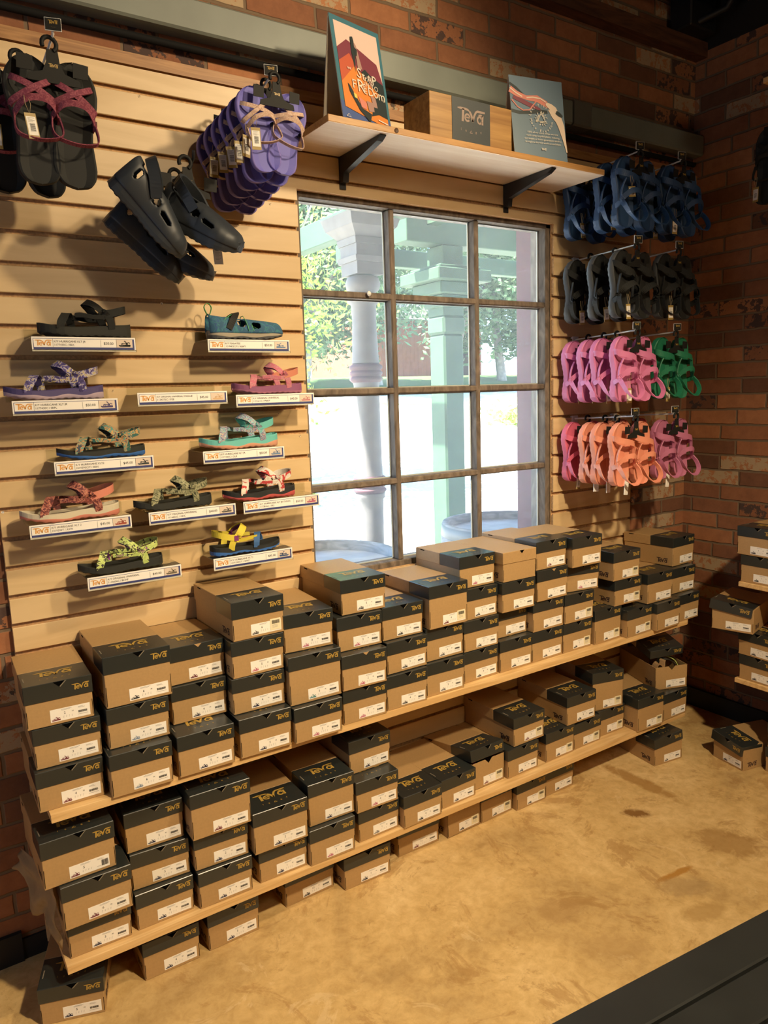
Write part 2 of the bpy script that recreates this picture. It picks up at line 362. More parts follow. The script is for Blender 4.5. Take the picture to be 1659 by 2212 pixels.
def TF(x, y, z, s=1.0): return Matrix.Translation((x, y, z)) @ FRONT @ Matrix.Scale(s, 4)

def stroke(pts, w):
    """2D polyline with thickness -> quads"""
    vs = []; fs = []; k = len(pts)
    for i in range(k):
        a = pts[max(i-1, 0)]; b = pts[min(i+1, k-1)]; dx, dy = b[0]-a[0], b[1]-a[1]; L = math.hypot(dx, dy) or 1
        ww = w[i] if isinstance(w, (list, tuple)) else w
        nx, ny = -dy/L*ww/2, dx/L*ww/2
        vs += [(pts[i][0]+nx, pts[i][1]+ny, 0), (pts[i][0]-nx, pts[i][1]-ny, 0)]
    for i in range(k-1): fs.append((2*i, 2*i+1, 2*i+3, 2*i+2))
    return vs, fs
def arc(cx, cy, rx, ry, a0, a1, n=12): return [(cx+rx*math.cos(R(a0+(a1-a0)*i/n)), cy+ry*math.sin(R(a0+(a1-a0)*i/n))) for i in range(n+1)]
def logo(mb, m, T):
    """the TEVA word mark, one unit wide, .36 high, lower left at 0,0"""
    S = [([(0, .335), (.10, .335), (.30, .335), (.38, .32), (.44, .285)], [.02, .062, .062, .055, .03]),
         ([(.205, .33), (.195, .17), (.18, .0)], .078),
         (arc(.355, .115, .082, .088, 25, -325+360-360, 3) if False else arc(.355, .118, .085, .09, 0, 320, 16), .052),
         ([(.285, .122), (.43, .122)], .04),
         ([(.44, .285), (.50, .20), (.555, .03)], .068),
         ([(.545, .03), (.60, .19), (.66, .30), (.72, .335), (.85, .335), (1.0, .335)], [.06, .06, .06, .062, .062, .05]),
         (arc(.80, .115, .078, .088, 20, 345, 16), .052),
         ([(.915, .25), (.905, .12), (.905, .0)], .066), ([(.76, .235), (.84, .255), (.915, .235)], .045)]
    for p, w in S:
        v, f = stroke(p, w); mb.add(v, f, m, T)
def year(mb, m, T):
    """the spaced 1 9 triangle 8 4 line, one unit wide"""
    for s, x, y in (('1', 0, .02), ('9', .23, -.02), ('8', .72, -.02), ('4', .95, .02)):
        mb.text(s, .13, m, T @ Matrix.Translation((x, y, 0)), 'CENTER')
    v, f = stroke([(.42, -.02), (.48, .07), (.54, -.02), (.42, -.02)], .022); mb.add(v, f, m, T)

# ------------------------------------------------------------------ the room
XL, XR, YF, ZC = -3.2, 1.962, -4.3, 3.06
WX0, WX1, WZ0, WZ1 = -.004, 1.098, .898, 2.140     # opening in the masonry
b = MB(); b.box(XL-.2, XR+.2, YF-.2, .19, -.10, 0, FLOORM); struct(b.build('floor'))
b = MB()
for x0, x1, z0, z1 in ((XL-.2, WX0, 0, 3.3), (WX1, XR+.2, 0, 3.3), (WX0, WX1, 0, WZ0), (WX0, WX1, WZ1, 3.3)):
    b.box(x0, x1, .020, .19, z0, z1, BRICKX)
REDPAINT = mat('faded red paint', (.12, .04, .048), .7, var=.12, vscale=20)
b.box(WX1-.012, WX1, .10, .205, WZ0, WZ1, REDPAINT); b.box(WX0, WX0+.012, .10, .205, WZ0, WZ1, REDPAINT)
struct(b.build('wall_back'))
b = MB(); b.box(XR, XR+.2, YF, .02, 0, 2.90, BRICKY); struct(b.build('wall_right'))
b = MB(); b.box(XL-.2, XL, YF, .02, 0, 3.3, BRICKY); struct(b.build('wall_left'))
b = MB(); b.box(XL-.2, XR+.2, YF-.2, YF, 0, 3.3, mat('cream plaster', (.55, .44, .30), .8)); struct(b.build('wall_front'))
b = MB(); b.box(XL-.2, XR+.6, YF-.2, .19, 3.14, 3.24, OLDWOOD)
b.box(XR, XR+.2, YF, .02, 2.90, 3.14, mat('dark eaves', (.012, .009, .007), .9))
for i in range(9):
    y = -4.1 + i*.48; b.box(XL, XR, y, y+.05, 3.02, 3.14, OLDWOOD)
struct(b.build('ceiling'))
b = MB(); b.box(XL, 1.70, -.035, .02, 2.872, 2.930, OLDWOOD); b.box(1.70, XR, -.035, .02, 2.872, 2.930, OLDWOOD); struct(b.build('trim_1'))       # ledger board high on the wall
b = MB(); b.box(XL, XR, -.002, .020, 2.376, 2.406, TRIMWOOD); struct(b.build('trim_2'))       # wood strip over the slatwall
# dark corner post hanging from the ceiling, grey steel channel and a black tube for its shadow
t = thing('corner_brace', 'dark iron brace in the far upper corner under the ceiling', 'brace', (1.80, -.06, 2.93))
b = MB(); b.cbox(-.05, .12, -.04, .06, 0, .20, BLACKMETAL, .006); b.build('post', t)
b = MB(); b.tube([(0, -.02, .02), (.06, -.12, .05), (.10, -.2, .19)], .014, BLACKMETAL); b.build('arm', t)
t = thing('steel_channel', 'long grey painted steel channel running along the brick above the slatwall', 'rail', (0, 0, 2.52))
b = MB(); prof = [(.019, -.042), (-.030, -.042), (-.036, -.036), (-.036, .036), (-.030, .042), (.019, .042)]
b.prism(prof, XL+.02, 1.145, GREYMETAL, 'x'); b.prism(prof, 1.245, XR-.01, GREYMETAL, 'x'); b.build('channel', t)
b = MB(); b.prism([(y*1.18, z*1.10) for y, z in prof], 1.148, 1.242, mat('worn steel', (.24, .25, .22), .35, metal=.6), 'x'); b.build('coupling', t)
b = MB(); b.tube([(XL+.03, .0, 0), (XR-.02, .0, 0)], .0105, mat('matte black shadow tube', (.006, .006, .006), .8, spec=.2)); o = b.build('shadow_tube'); o.location = (0, 0, 2.449)  # black tube added where the channel only casts shade
tag(o, 'thin black tube standing in for the shadow below the grey steel channel', 'shadow_tube')
b = MB(); b.box(XR-.016, XR, YF, .012, 0, .085, DARKBASE); struct(b.build('baseboard_right'))
b = MB(); b.box(XL, -.95, .006, .02, 0, .085, DARKBASE); b.box(-.95, XR-.016, .012, .02, 0, .06, DARKBASE); struct(b.build('baseboard_back'))

# window: frame and muntins, panes
b = MB(); y0, y1 = .028, .095
fx0, fx1, fz0, fz1 = WX0, WX1-.0, WZ0, WZ1
b.cbox(fx0, fx1, y0-.006, y1+.01, fz1-.030, fz1, FRAMEWOOD, .003); b.cbox(fx0, fx1, y0-.006, y1+.01, fz0, fz0+.032, FRAMEWOOD, .003)
b.cbox(fx0, fx0+.022, y0-.006, y1+.01, fz0, fz1, FRAMEWOOD, .003); b.cbox(fx1-.034, fx1, y0-.006, y1+.01, fz0, fz1, FRAMEWOOD, .003)
cols = (.361, .727); rows_ = (1.829, 1.519, 1.209)
for x in cols: b.cbox(x-.0105, x+.0105, y0, y1-.02, fz0+.03, fz1-.03, FRAMEWOOD, .004)
for z in rows_: b.cbox(fx0+.02, fx1-.03, y0+.001, y1-.021, z-.0105, z+.0105, FRAMEWOOD, .004)
win = struct(b.build('window_1'))
PUTTY = mat('putty', (.55, .53, .47), .7)
zs = [fz0+.032, 1.209, 1.519, 1.829, fz1-.030]; xs = [fx0+.022, .361, .727, fx1-.034]
gb = MB(); pb = MB()
for i in range(3):
    for j in range(4):
        x0, x1, z0, z1 = xs[i], xs[i+1], zs[j], zs[j+1]
        gb.box(x0-.001, x1+.001, .060, .063, z0-.001, z1+.001, GLASS)
        a = .0105 if i > 0 else 0; a2 = .0105 if i < 2 else 0; c1 = .0105 if j > 0 else 0; c2 = .0105 if j < 3 else 0; e = .004
        for (p, q, r_, s_) in ((x0+a, x1-a2, z0+c1, z0+c1+e), (x0+a, x1-a2, z1-c2-e, z1-c2), (x0+a, x0+a+e, z0+c1, z1-c2), (x1-a2-e, x1-a2, z0+c1, z1-c2)):
            pb.box(p, q, .0632, .067, r_, s_, PUTTY)
gb.build('glass_pane', win); pb.build('putty_bead', win)
b = MB(); b.lathe([(0, -.004), (.006, -.0035), (.0085, 0), (.006, .0035), (0, .004)], WHITEPLASTIC, 14, Matrix.Rotation(PI/2, 4, 'X'))
o = b.build('suction_cup', loc=(.257, .019, 1.834))
tag(o, 'small round white suction cup stuck on the upper left window muntin', 'suction cup')

# slatwall: grooved panel in one field around the window
def plank(b, x0, x1, z0, z1, cutb=False, cutt=False):
    c = .0016; i0 = 0 if cutb else .0062; i1 = 0 if cutt else .0062; cb = 0 if cutb else c; ct = 0 if cutt else c
    prof = [(.0189, z0-.0055 if not cutb else z0), (.0189, z1+.0055 if not cutt else z1), (.0125, z1+.0055 if not cutt else z1), (.0125, z1-i1), (.0058, z1-i1), (.0058, z1), (ct, z1), (0, z1-ct), (0, z0+cb), (cb, z0), (.0058, z0), (.0058, z0+i0), (.0125, z0+i0), (.0125, z0-.0055 if not cutb else z0)]
    n = len(prof); vs = [(x0, y, z) for y, z in prof] + [(x1, y, z) for y, z in prof]
    fs = [(i, n+i, n+(i+1) % n, (i+1) % n) for i in range(n)] + [tuple(range(n))[::-1], tuple(range(n, 2*n))]
    ms = [MDF]*n + [MDF, MDF]; ms[7] = MAPLE; ms[6] = MAPLE if ct else MDF; ms[8] = MAPLE if cb else MDF
    b.add(vs, fs, ms)
b = MB(); SX0, SX1 = -.889, 1.556
for k in range(-4, 27):
    z1 = min(2.085-.0762*k-.0055, 2.371); z0 = 2.085-.0762*(k+1)+.0055
    if z0 < .01: break
    if k == -4: z0 = 2.3136+.0055
    spans = [(SX0, SX1, z0, z1, False, k == -4)]
    if z0 < 2.125 and z1 > .911:
        spans = [(SX0, 0, z0, z1, False, False), (1.085, SX1, z0, z1, False, False)]
        if z1 > 2.125: spans.append((0, 1.085, 2.125, z1, True, False))
        if z0 < .911: spans.append((0, 1.085, z0, .911, False, True))
    for s_ in spans: plank(b, *s_)
o = b.build('slatwall_panel'); tag(o, 'maple coloured slatwall panel with horizontal grooves fitted around the window', 'wall panel')
SCREW = mat('screw head', (.85, .83, .78), .4)
for i, (x, z) in enumerate([(-.452, 2.303), (-.09, 2.0715), (-.435, 1.773), (-.93, 1.250) if False else (-.882, 1.2415), (-.030, 1.388), (-.585, 1.540), (-.10, 1.46)]):
    b = MB(); b.lathe([(0, -.0012), (.0030, -.0008), (.0036, .0004)], SCREW, 10, Matrix.Rotation(PI/2, 4, 'X') ); b.box(-.0004, .0004, -.0014, -.0012, -.0018, .0018, INK)
    o = b.build('screw', loc=(x, -.0005, z)); tag(o, 'small pale screw head in the slatwall, %s' % ['between the two upper sandal hooks', 'below the purple flat sandals', 'above the black sandal on its holder', 'at the far left edge of the panel', 'right of the turquoise sandal near the window', 'beside the empty price holder', 'left of the pink sandal'][i], 'screw', 'slatwall screws')

# ------------------------------------------------------------------ outdoors
def gz(x, y): return -.06 + .122*(min(y, 21)-2.2 if y > 2.2 else 0) + .02*max(0, y-21)
GRAVEL = mat('pale sunlit gravel', (.66, .62, .52), .95, var=.16, vscale=30)
GRASS = mat('lawn', (.16, .30, .07), .9, var=.35, vscale=12)
m, n, l, bs = nodes_of('gravel and grass'); bs.inputs['Roughness'].default_value = .95
tc = n.new('ShaderNodeTexCoord'); sp = n.new('ShaderNodeSeparateXYZ'); l.new(tc.outputs['Object'], sp.inputs[0])
nz = n.new('ShaderNodeTexNoise'); nz.inputs['Scale'].default_value = .55; nz.inputs['Detail'].default_value = 7; l.new(tc.outputs['Object'], nz.inputs['Vector'])
nf = n.new('ShaderNodeTexNoise'); nf.inputs['Scale'].default_value = 18; nf.inputs['Detail'].default_value = 6; l.new(tc.outputs['Object'], nf.inputs['Vector'])
g1 = n.new('ShaderNodeValToRGB'); g1.color_ramp.elements[0].position = .66; g1.color_ramp.elements[1].position = .70; l.new(nz.outputs['Fac'], g1.inputs['Fac'])
far = n.new('ShaderNodeMapRange'); far.inputs['From Min'].default_value = 15.0; far.inputs['From Max'].default_value = 16.2; l.new(sp.outputs['Y'], far.inputs['Value'])
mxm = n.new('ShaderNodeMath'); mxm.operation = 'MAXIMUM'; l.new(g1.outputs[0], mxm.inputs[0]); l.new(far.outputs[0], mxm.inputs[1])
rg = n.new('ShaderNodeValToRGB'); rg.color_ramp.elements[0].color = (.50, .46, .37, 1); rg.color_ramp.elements[1].color = (.74, .70, .61, 1); l.new(nf.outputs['Fac'], rg.inputs['Fac'])
rg2 = n.new('ShaderNodeValToRGB'); rg2.color_ramp.elements[0].color = (.04, .10, .02, 1); rg2.color_ramp.elements[1].color = (.13, .22, .06, 1); l.new(nf.outputs['Fac'], rg2.inputs['Fac'])
mx = n.new('ShaderNodeMixRGB'); l.new(mxm.outputs[0], mx.inputs['Fac']); l.new(rg.outputs[0], mx.inputs[1]); l.new(rg2.outputs[0], mx.inputs[2]); l.new(mx.outputs[0], bs.inputs['Base Color'])
b = MB(); NX, NY = 24, 30; vs = []
for j in range(NY+1):
    for i in range(NX+1):
        x = -30 + i*110/NX; y = .2 + 48*(j/NY)**1.6; vs.append((x, y, gz(x, y) + .04*mnoise.noise(Vector((x*.4, y*.4, 0)))*min(1, max(0, (y-2)/4))))
b.add(vs, [(j*(NX+1)+i, j*(NX+1)+i+1, (j+1)*(NX+1)+i+1, (j+1)*(NX+1)+i) for j in range(NY) for i in range(NX)], m, None, True)
struct(b.build('ground'))
PORCHW = mat('flaking white paint', (.17, .155, .145), .7, var=.12, vscale=14, bump=.3, bscale=30)
PORCHR = mat('faded plum paint', (.10, .035, .045), .7, var=.15, vscale=20)
SAGE = mat('sage green paint', (.040, .090, .046), .7, var=.10, vscale=10)
PORCHC = mat('porch ceiling boards', (.10, .065, .045), .8, var=.2, vscale=6)
# turned white porch post
t = thing('porch_post', 'turned white porch post with plum rings just outside the window', 'post', (1.015, 1.26, -.06))
b = MB()
b.cbox(-.085, .085, -.085, .085, 0, .55, PORCHW, .01)
b.lathe([(.06, .55), (.075, .58), (.05, .62), (.066, .72), (.069, .95), (.070, 1.02), (.079, 1.03), (.079, 1.055)], PORCHW, 28)
b.lathe([(.072, 1.11), (.074, 1.14), (.070, 1.16), (.067, 1.62), (.072, 1.64)], PORCHW, 28)
b.lathe([(.072, 1.735), (.069, 1.77), (.062, 1.95), (.066, 2.03), (.084, 2.045), (.084, 2.062), (.060, 2.072), (.058, 2.085), (.084, 2.105), (.091, 2.135), (.080, 2.165), (.055, 2.175)], PORCHW, 28)
b.build('shaft', t)
b = MB()
for z0 in (1.052, 1.635):
    pr = [(.068, z0)]
    for k in range(3): z = z0 + .004+k*.030; pr += [(.076, z), (.086, z+.008), (.088, z+.015), (.086, z+.022), (.076, z+.029)]
    b.lathe(pr + [(.068, z0+.098)], PORCHR, 28)
b.build('ring_band', t)
b = MB()
for z0, z1, h0, h1 in ((2.175, 2.235, .078, .078), (2.235, 2.262, .088, .094), (2.262, 2.320, .080, .080), (2.320, 2.352, .088, .092), (2.352, 2.40, .086, .13), (2.40, 2.458, .132, .150)):
    b.add([(sx*h, sy*h, z) for z, h in ((z0, h0), (z1, h1)) for sx, sy in ((-1, -1), (1, -1), (1, 1), (-1, 1))], [(0, 1, 5, 4), (1, 2, 6, 5), (2, 3, 7, 6), (3, 0, 4, 7), (3, 2, 1, 0), (4, 5, 6, 7)], PORCHW)
b.build('capital', t)
# sage green post further out with stepped capital
t = thing('green_post', 'square sage green post with stepped capital standing right of the white post', 'post', (1.885, 1.68, -.06))
b = MB(); b.cbox(-.078, .078, -.078, .078, 0, 1.93, SAGE, .012); b.cbox(-.088, .088, -.088, .088, 1.93, 2.04, SAGE, .014); b.cbox(-.080, .080, -.080, .080, 2.04, 2.455, SAGE, .004); b.build('shaft', t)
b = MB()
for z0, z1, h in ((2.09, 2.125, .098), (2.125, 2.165, .110), (2.165, 2.235, .150), (2.235, 2.305, .205), (2.305, 2.33, .16)): b.cbox(-h, h, -h*.98, h*.98, z0, z1, SAGE, .006)
b.build('capital', t)
t = thing('porch_beam', 'sage green porch beam resting on the green post outside', 'beam', (2.6, 1.68, 2.40))
b = MB(); b.cbox(-1.05, 3.0, -.07, .07, 0, .17, SAGE, .004); b.build('beam', t)
b = MB(); b.cbox(-1.25, 3.2, .35, .42, -.07, .04, SAGE, .004); b.cbox(-1.5, -1.42, -1.4, .5, -.02, .12, SAGE, .004); b.build('fascia', t)
b = MB()
for i in range(4): b.cbox(-.9+i*.8, -.82+i*.8, -1.4, .42, .10, .22, SAGE, .004)
b.build('rafter', t)
t = thing('porch_roof', 'porch roof boards seen through the top row of window panes', 'roof', (0, 0, 2.62))
b = MB(); b.box(-5, 6, .20, 1.45, .06, .10, PORCHC); b.build('ceiling_board', t)
b = MB(); b.box(-5, .70, 1.22, 1.30, -.14, -.01, PORCHW); b.build('header', t)
b = MB(); b.cbox(-1.2, .62, .80, .90, -.085, -.03, mat('pale blue tube', (.42, .62, .72), .5), .01); o = b.build('gutter', loc=(0, 0, 2.56)); tag(o, 'pale blue tube under the porch roof at the top left pane', 'tube')
# half barrels
OAK = mat_wood('grey barrel wood', (.20, .205, .215), (.36, .37, .38), (3, 3, 9), .8, 3, 2); HOOP = mat('grey barrel hoop', (.16, .185, .20), .5)
def barrel(x, y, lab):
    t = thing('wooden_barrel', lab, 'barrel', (x, y, -.06), 0, 'barrels under the window')
    b = MB(); b.lathe([(.29, 0), (.335, .28), (.350, .48), (.340, .72), (.322, .93), (.304, .93), (.306, .885)], OAK, 40, smooth=True); b.build('staves', t)
    b = MB(); b.lathe([(0, .884), (.306, .886)], mat('barrel head', (.46, .47, .49), .7, var=.2, vscale=9), 40, smooth=False); b.build('head', t)
    for z0, z1, r0, r1 in ((.868, .922, .3305, .3255), (.66, .70, .3475, .346), (.20, .24, .325, .330)):
        b = MB(); b.lathe([(r0-.006, z0), (r0, z0), (r1, z1), (r1-.006, z1)], HOOP, 40); b.build('hoop', t)
barrel(.315, .555, 'grey wooden barrel outside, left one under the window, flat round head')
barrel(1.425, .640, 'grey wooden barrel outside, right one under the window beside the green post')
# trees, barn, shrub
BARK = mat('pale bark', (.30, .27, .23), .9, var=.3, vscale=8)
def leafmat(name, c1, c2):
    m, n, l, bs = nodes_of(name); bs.inputs['Roughness'].default_value = .7
    gi = n.new('ShaderNodeNewGeometry'); r = n.new('ShaderNodeValToRGB'); r.color_ramp.elements[0].color = (*c1, 1); r.color_ramp.elements[1].color = (*c2, 1)
    l.new(gi.outputs['Random Per Island'], r.inputs['Fac']); l.new(r.outputs[0], bs.inputs['Base Color'])
    tr = n.new('ShaderNodeBsdfTranslucent'); l.new(r.outputs[0], tr.inputs[0]); mx = n.new('ShaderNodeMixShader'); mx.inputs[0].default_value = .45
    l.new(bs.outputs[0], mx.inputs[1]); l.new(tr.outputs[0], mx.inputs[2]); l.new(mx.outputs[0], n['Material Output'].inputs[0]); return m
LEAFA = leafmat('fresh yellow green leaves', (.24, .40, .05), (.62, .72, .12)); LEAFB = leafmat('grey green leaves', (.085, .17, .065), (.30, .42, .20))
def tree(x, y, h, cr, lab, leaf, nl, ls, lean=0, base=None, flat=.55):
    z0 = gz(x, y) if base is None else base
    t = thing('tree', lab, 'tree', (x, y, z0), 0, 'trees beyond the yard'); rnd = random.Random(int(x*97+y*13))
    b = MB(); tips = []
    for k in range(5):
        a = rnd.uniform(0, 2*PI); q = h*rnd.uniform(.45, .62); rr = cr*rnd.uniform(.35, .8)
        p = [(0, 0, -.1), (lean*h*.15, 0, h*.2), (lean*h*.3 + .3*rr*math.cos(a), .3*rr*math.sin(a), h*.36), (lean*h*.4+rr*math.cos(a), rr*math.sin(a), q+.1*h)]
        b.tube(catmull([Vector(v) for v in p], 4), [h*.022*(1-.075*i) if h*.022*(1-.075*i) > .008 else .008 for i in range(13)], BARK, 7); tips.append(Vector(p[-1]))
    b.build('trunk', t)
    b = MB()
    cl = []
    for _ in range(46):
        q = rnd.uniform(.17, .95); rr = cr*(1.05 - abs(q-.45)*1.1); a = rnd.uniform(0, 2*PI); cl.append(Vector((lean*h*.3 + rr*math.cos(a)*rnd.uniform(.3, 1), rr*math.sin(a)*rnd.uniform(.3, 1), q*h)))
    for _ in range(nl):
        c = rnd.choice(cl); p = c + Vector((rnd.gauss(0, 1), rnd.gauss(0, 1), rnd.gauss(0, .7)))*cr*.20
        u = Vector((rnd.gauss(0, 1), rnd.gauss(0, 1), rnd.gauss(0, 1))).normalized(); v = u.orthogonal().normalized(); u *= ls*rnd.uniform(.6, 1.3); v *= ls*.6
        b.add([p-u, p-v*.8, p+u, p+v*.8], [(0, 1, 2, 3)], leaf)
    b.build('foliage', t)
tree(2.3, 6.6, 4.6, 1.5, 'yellow green leafy tree nearest the window, behind the white post', LEAFA, 8500, .05, .1)
tree(8.9, 17.2, 8.6, 2.6, 'grey green tree at the far left of the yard', LEAFB, 15000, .13, .2)
tree(12.0, 18.0, 8.4, 2.5, 'grey green tree left of the red barn', LEAFB, 15000, .13, -.3)
tree(15.0, 18.3, 8.8, 2.4, 'grey green tree with two pale trunks in front of the red barn', LEAFB, 15000, .13, .5)
tree(17.8, 18.6, 8.4, 2.2, 'grey green tree at the right end of the red barn', LEAFB, 13000, .13, -.2)
tree(20.6, 19.0, 8.8, 2.6, 'grey green tree with leaning trunks right of the green post', LEAFB, 15000, .13, .8)
tree(23.9, 19.4, 8.8, 2.7, 'grey green tree at the far right of the yard', LEAFB, 15000, .13, .7)
tree(31.0, 30.0, 12.5, 4.6, 'large hazy tree closing the view at the right', LEAFB, 9000, .28, .1)
tree(38.5, 25.0, 10.5, 4.0, 'hazy tree at the far right behind the pink window jamb', LEAFB, 5000, .32, .1)
tree(13.0, 30.0, 12.5, 4.6, 'large hazy tree closing the view behind the barn', LEAFB, 9000, .28, .1)
tree(22.4, 31.0, 12.5, 4.4, 'large hazy tree behind the green post', LEAFB, 9000, .28, .1)
t = thing('barn', 'red board barn with low roof beyond the trees', 'barn', (17.3, 22.5, gz(0, 22)-.1), R(8))
RED = mat('red barn boards', (.42, .10, .055), .85, var=.15, vscale=5)
b = MB()
for i in range(31): b.box(-3.2+i*.21, -3.2+i*.21+.2, 0, .05, 0, 2.3, RED)
b.box(-3.2, 3.31, .05, 3.5, 0, 2.3, RED); b.build('wall', t)
b = MB(); b.prism([(-.35, 2.28), (1.8, 3.1), (3.9, 2.28), (1.8, 3.18)], -3.5, 3.6, mat('barn roof', (.20, .19, .18), .7), 'x'); b.build('roof', t)
b = MB(); b.box(1.6, 2.5, -.02, .02, 0, 1.9, mat('barn door', (.07, .035, .03), .8)); b.build('door', t)
b = MB(); rnd = random.Random(5)
for _ in range(900):
    p = Vector((rnd.gauss(0, .55), rnd.gauss(0, .35), abs(rnd.gauss(0, .22)))); u = Vector((rnd.gauss(0, 1), rnd.gauss(0, 1), rnd.gauss(0, 1))).normalized()*.07; v = u.orthogonal().normalized()*.045
    b.add([p-u, p-v, p+u, p+v], [(0, 1, 2, 3)], LEAFA)
o = b.build('shrub', loc=(10.4, 9.6, gz(0, 9.6))); tag(o, 'low bright green shrub growing in the sunlit gravel yard', 'shrub')

# ------------------------------------------------------------------ shelves
def shelf_board(name, x0, x1, y0, y1, z0, z1, m, lab, cr=.03):
    t = thing(name, lab, 'shelf', (x0, y1, z0))
    w = x1-x0; d = y1-y0; pts = [(0, 0), (0, -d)] + [(w-cr+cr*math.sin(a), -d+cr-cr*math.cos(a)) for a in [R(q) for q in range(0, 91, 15)]] + [(w, 0)]
    b = MB(); b.prism([(p[0], p[1]) for p in pts], 0, z1-z0, m, 'z'); b.build('board', t); return t
def bracket(t, x, L=.27):
    b = MB(); T = Matrix.Translation((x, 0, 0))
    b.prism([(-.001, -.001), (-.001, -.078), (-.022, -.078), (-.026, -.052), (-L*.92, -.014), (-L, -.004), (-L, -.001)], -.010, .010, BLACKMETAL, 'x', T)
    b.box(-.011, .011, -.003, .0, -.095, 0, BLACKMETAL, T); b.build('bracket', t)
up = shelf_board('wall_shelf', SX0+.005, 1.566, -.306, -.001, .537, .556, PINE, 'long pine shelf stacked with shoe boxes, the upper of two under the window')
lo = shelf_board('wall_shelf', SX0+.005, 1.576, -.306, -.001, .140, .159, PINE, 'long pine shelf stacked with shoe boxes, the lower one just above the floor', .04)
for x in (.25, .95, 1.62, 2.25): bracket(up, x); bracket(lo, x)
tp = thing('display_shelf', 'oiled wood display shelf on black brackets over the window', 'shelf', (-.026, -.001, 2.235))
b = MB(); n0 = len(b.f); b.cbox(0, 1.10, -.249, 0, .0004, .0190, OAKY, .0015); b.box(.001, 1.099, -.248, -.001, 0, .0008, UNDER); b.build('board', tp)
for x in (.186, .866): bracket(tp, x, .235)
b = MB(); b.lathe([(0, 0), (.006, 0), (.007, .001)], mat('dark knot', (.07, .03, .012), .6), 12, Matrix.Translation((.222, -.2492, .010)) @ Matrix.Rotation(PI/2, 4, 'X')); b.build('knot', tp)

# things on the display shelf
def pf(b, pts, m, T): b.add([(x, y, 0) for x, y in pts], [tuple(range(len(pts)))], m, T)
C_ = lambda n, r, g, bl, ro=.45: mat(n, (r, g, bl), ro)
TEAL, PLUM, REDO, ORG, DKG, PALE, BLUEB = C_('teal ink', .035, .14, .19), C_('plum ink', .17, .028, .05), C_('red ink', .46, .085, .035), C_('orange ink', .62, .20, .03), C_('dark green ink', .012, .022, .024), C_('pale pink ink', .62, .47, .41), C_('blue ink', .05, .09, .26)
SKIN = C_('skin ink', .33, .20, .17); YEL = C_('yellow ink', .65, .55, .12); POSTBLUE = C_('slate blue ink', .11, .17, .225); CORALI = C_('coral ink', .58, .20, .15); IVORY = C_('ivory ink', .68, .54, .42)
CARDW = mat('white board', (.66, .60, .50), .7)
def easel(lab, x, y, z, w, h, yaw, lean, depth):
    t = thing('poster_card', lab, 'sign', (x, y, z), yaw)
    M = Matrix.Rotation(-lean, 4, 'X'); b = MB(); b.box(0, w, 0, .002, 0, h, CARDW, M); b.build('front_card', t)
    b = MB(); top = M @ Vector((0, .003, h)); b.add([(0, depth, 0), (w, depth, 0), (w, top.y, top.z), (0, top.y, top.z), (0, depth-.002, 0), (w, depth-.002, 0), (w, top.y-.002, top.z-.006), (0, top.y-.002, top.z-.006)], [(3, 2, 1, 0), (4, 5, 6, 7), (0, 1, 5, 4), (0, 4, 7, 3), (1, 2, 6, 5)], CARDW); b.build('back_card', t)
    return t, M
t, M = easel('tall teal edged poster card reading Strap in to Freedom on the shelf', .026, -.243, 2.2545, .190, .282, R(12), R(9), .085)
P = lambda k: M @ TF(0, -.0004*k, 0)
b = MB(); w, h = .190, .282
pf(b, [(0, 0), (w, 0), (w, h), (0, h)], TEAL, P(1)); pf(b, [(0, 0), (w, 0), (w, .03), (0, .05)], BLUEB, P(1.4))
X = lambda u, v: (u*w, v*h)
pf(b, [X(.07, .12), X(.94, .02), X(.94, .95), X(.07, .95)], PALE, P(2))
pf(b, [X(.07, .69), X(.28, .80), X(.86, .66), X(.94, .48), X(.94, .3), X(.07, .3)], PLUM, P(3))
pf(b, [X(.07, .56), X(.30, .67), X(.42, .55), X(.5, .3), X(.07, .3)], REDO, P(4))
pf(b, [X(.07, .36), X(.36, .55), X(.80, .42), X(.94, .25), X(.94, .02), X(.07, .12)], ORG, P(5))
pf(b, [X(.36, .84), X(.41, .85), X(.44, .76), X(.40, .58), X(.38, .50), X(.35, .70)], DKG, P(6)); pf(b, [X(.42, .80), X(.46, .77), X(.53, .55), X(.44, .54)], SKIN, P(6.5)); pf(b, [X(.42, .75), X(.47, .73), X(.45, .66), X(.41, .68)], DKG, P(7))
pf(b, [X(.50, .52), X(.58, .56), X(.72, .50), X(.74, .42), X(.62, .42)], DKG, P(6.6)); pf(b, [X(.60, .50), X(.74, .50), X(.78, .40), X(.66, .40)], SKIN, P(7))
pf(b, [X(.74, .50), X(.94, .46), X(.94, .12), X(.76, .14), X(.60, .10), X(.66, .22), X(.72, .30), X(.86, .34), X(.70, .40)], DKG, P(7.2))
pf(b, [X(.18, .36), X(.22, .34), X(.42, .15), X(.60, .12), X(.55, .03), X(.36, .12), X(.20, .28)], DKG, P(8)); pf(b, [X(.36, .26), X(.52, .22), X(.50, .15), X(.40, .16)], CORALI, P(8.6)); pf(b, [X(.52, .24), X(.66, .24), X(.66, .15), X(.55, .14)], SKIN, P(8.8)); pf(b, [X(.27, .28), X(.33, .27), X(.33, .23), X(.28, .235)], YEL, P(9))
pf(b, [X(.62, .3), X(.72, .3), X(.74, .20), X(.66, .20)], SKIN, P(9))
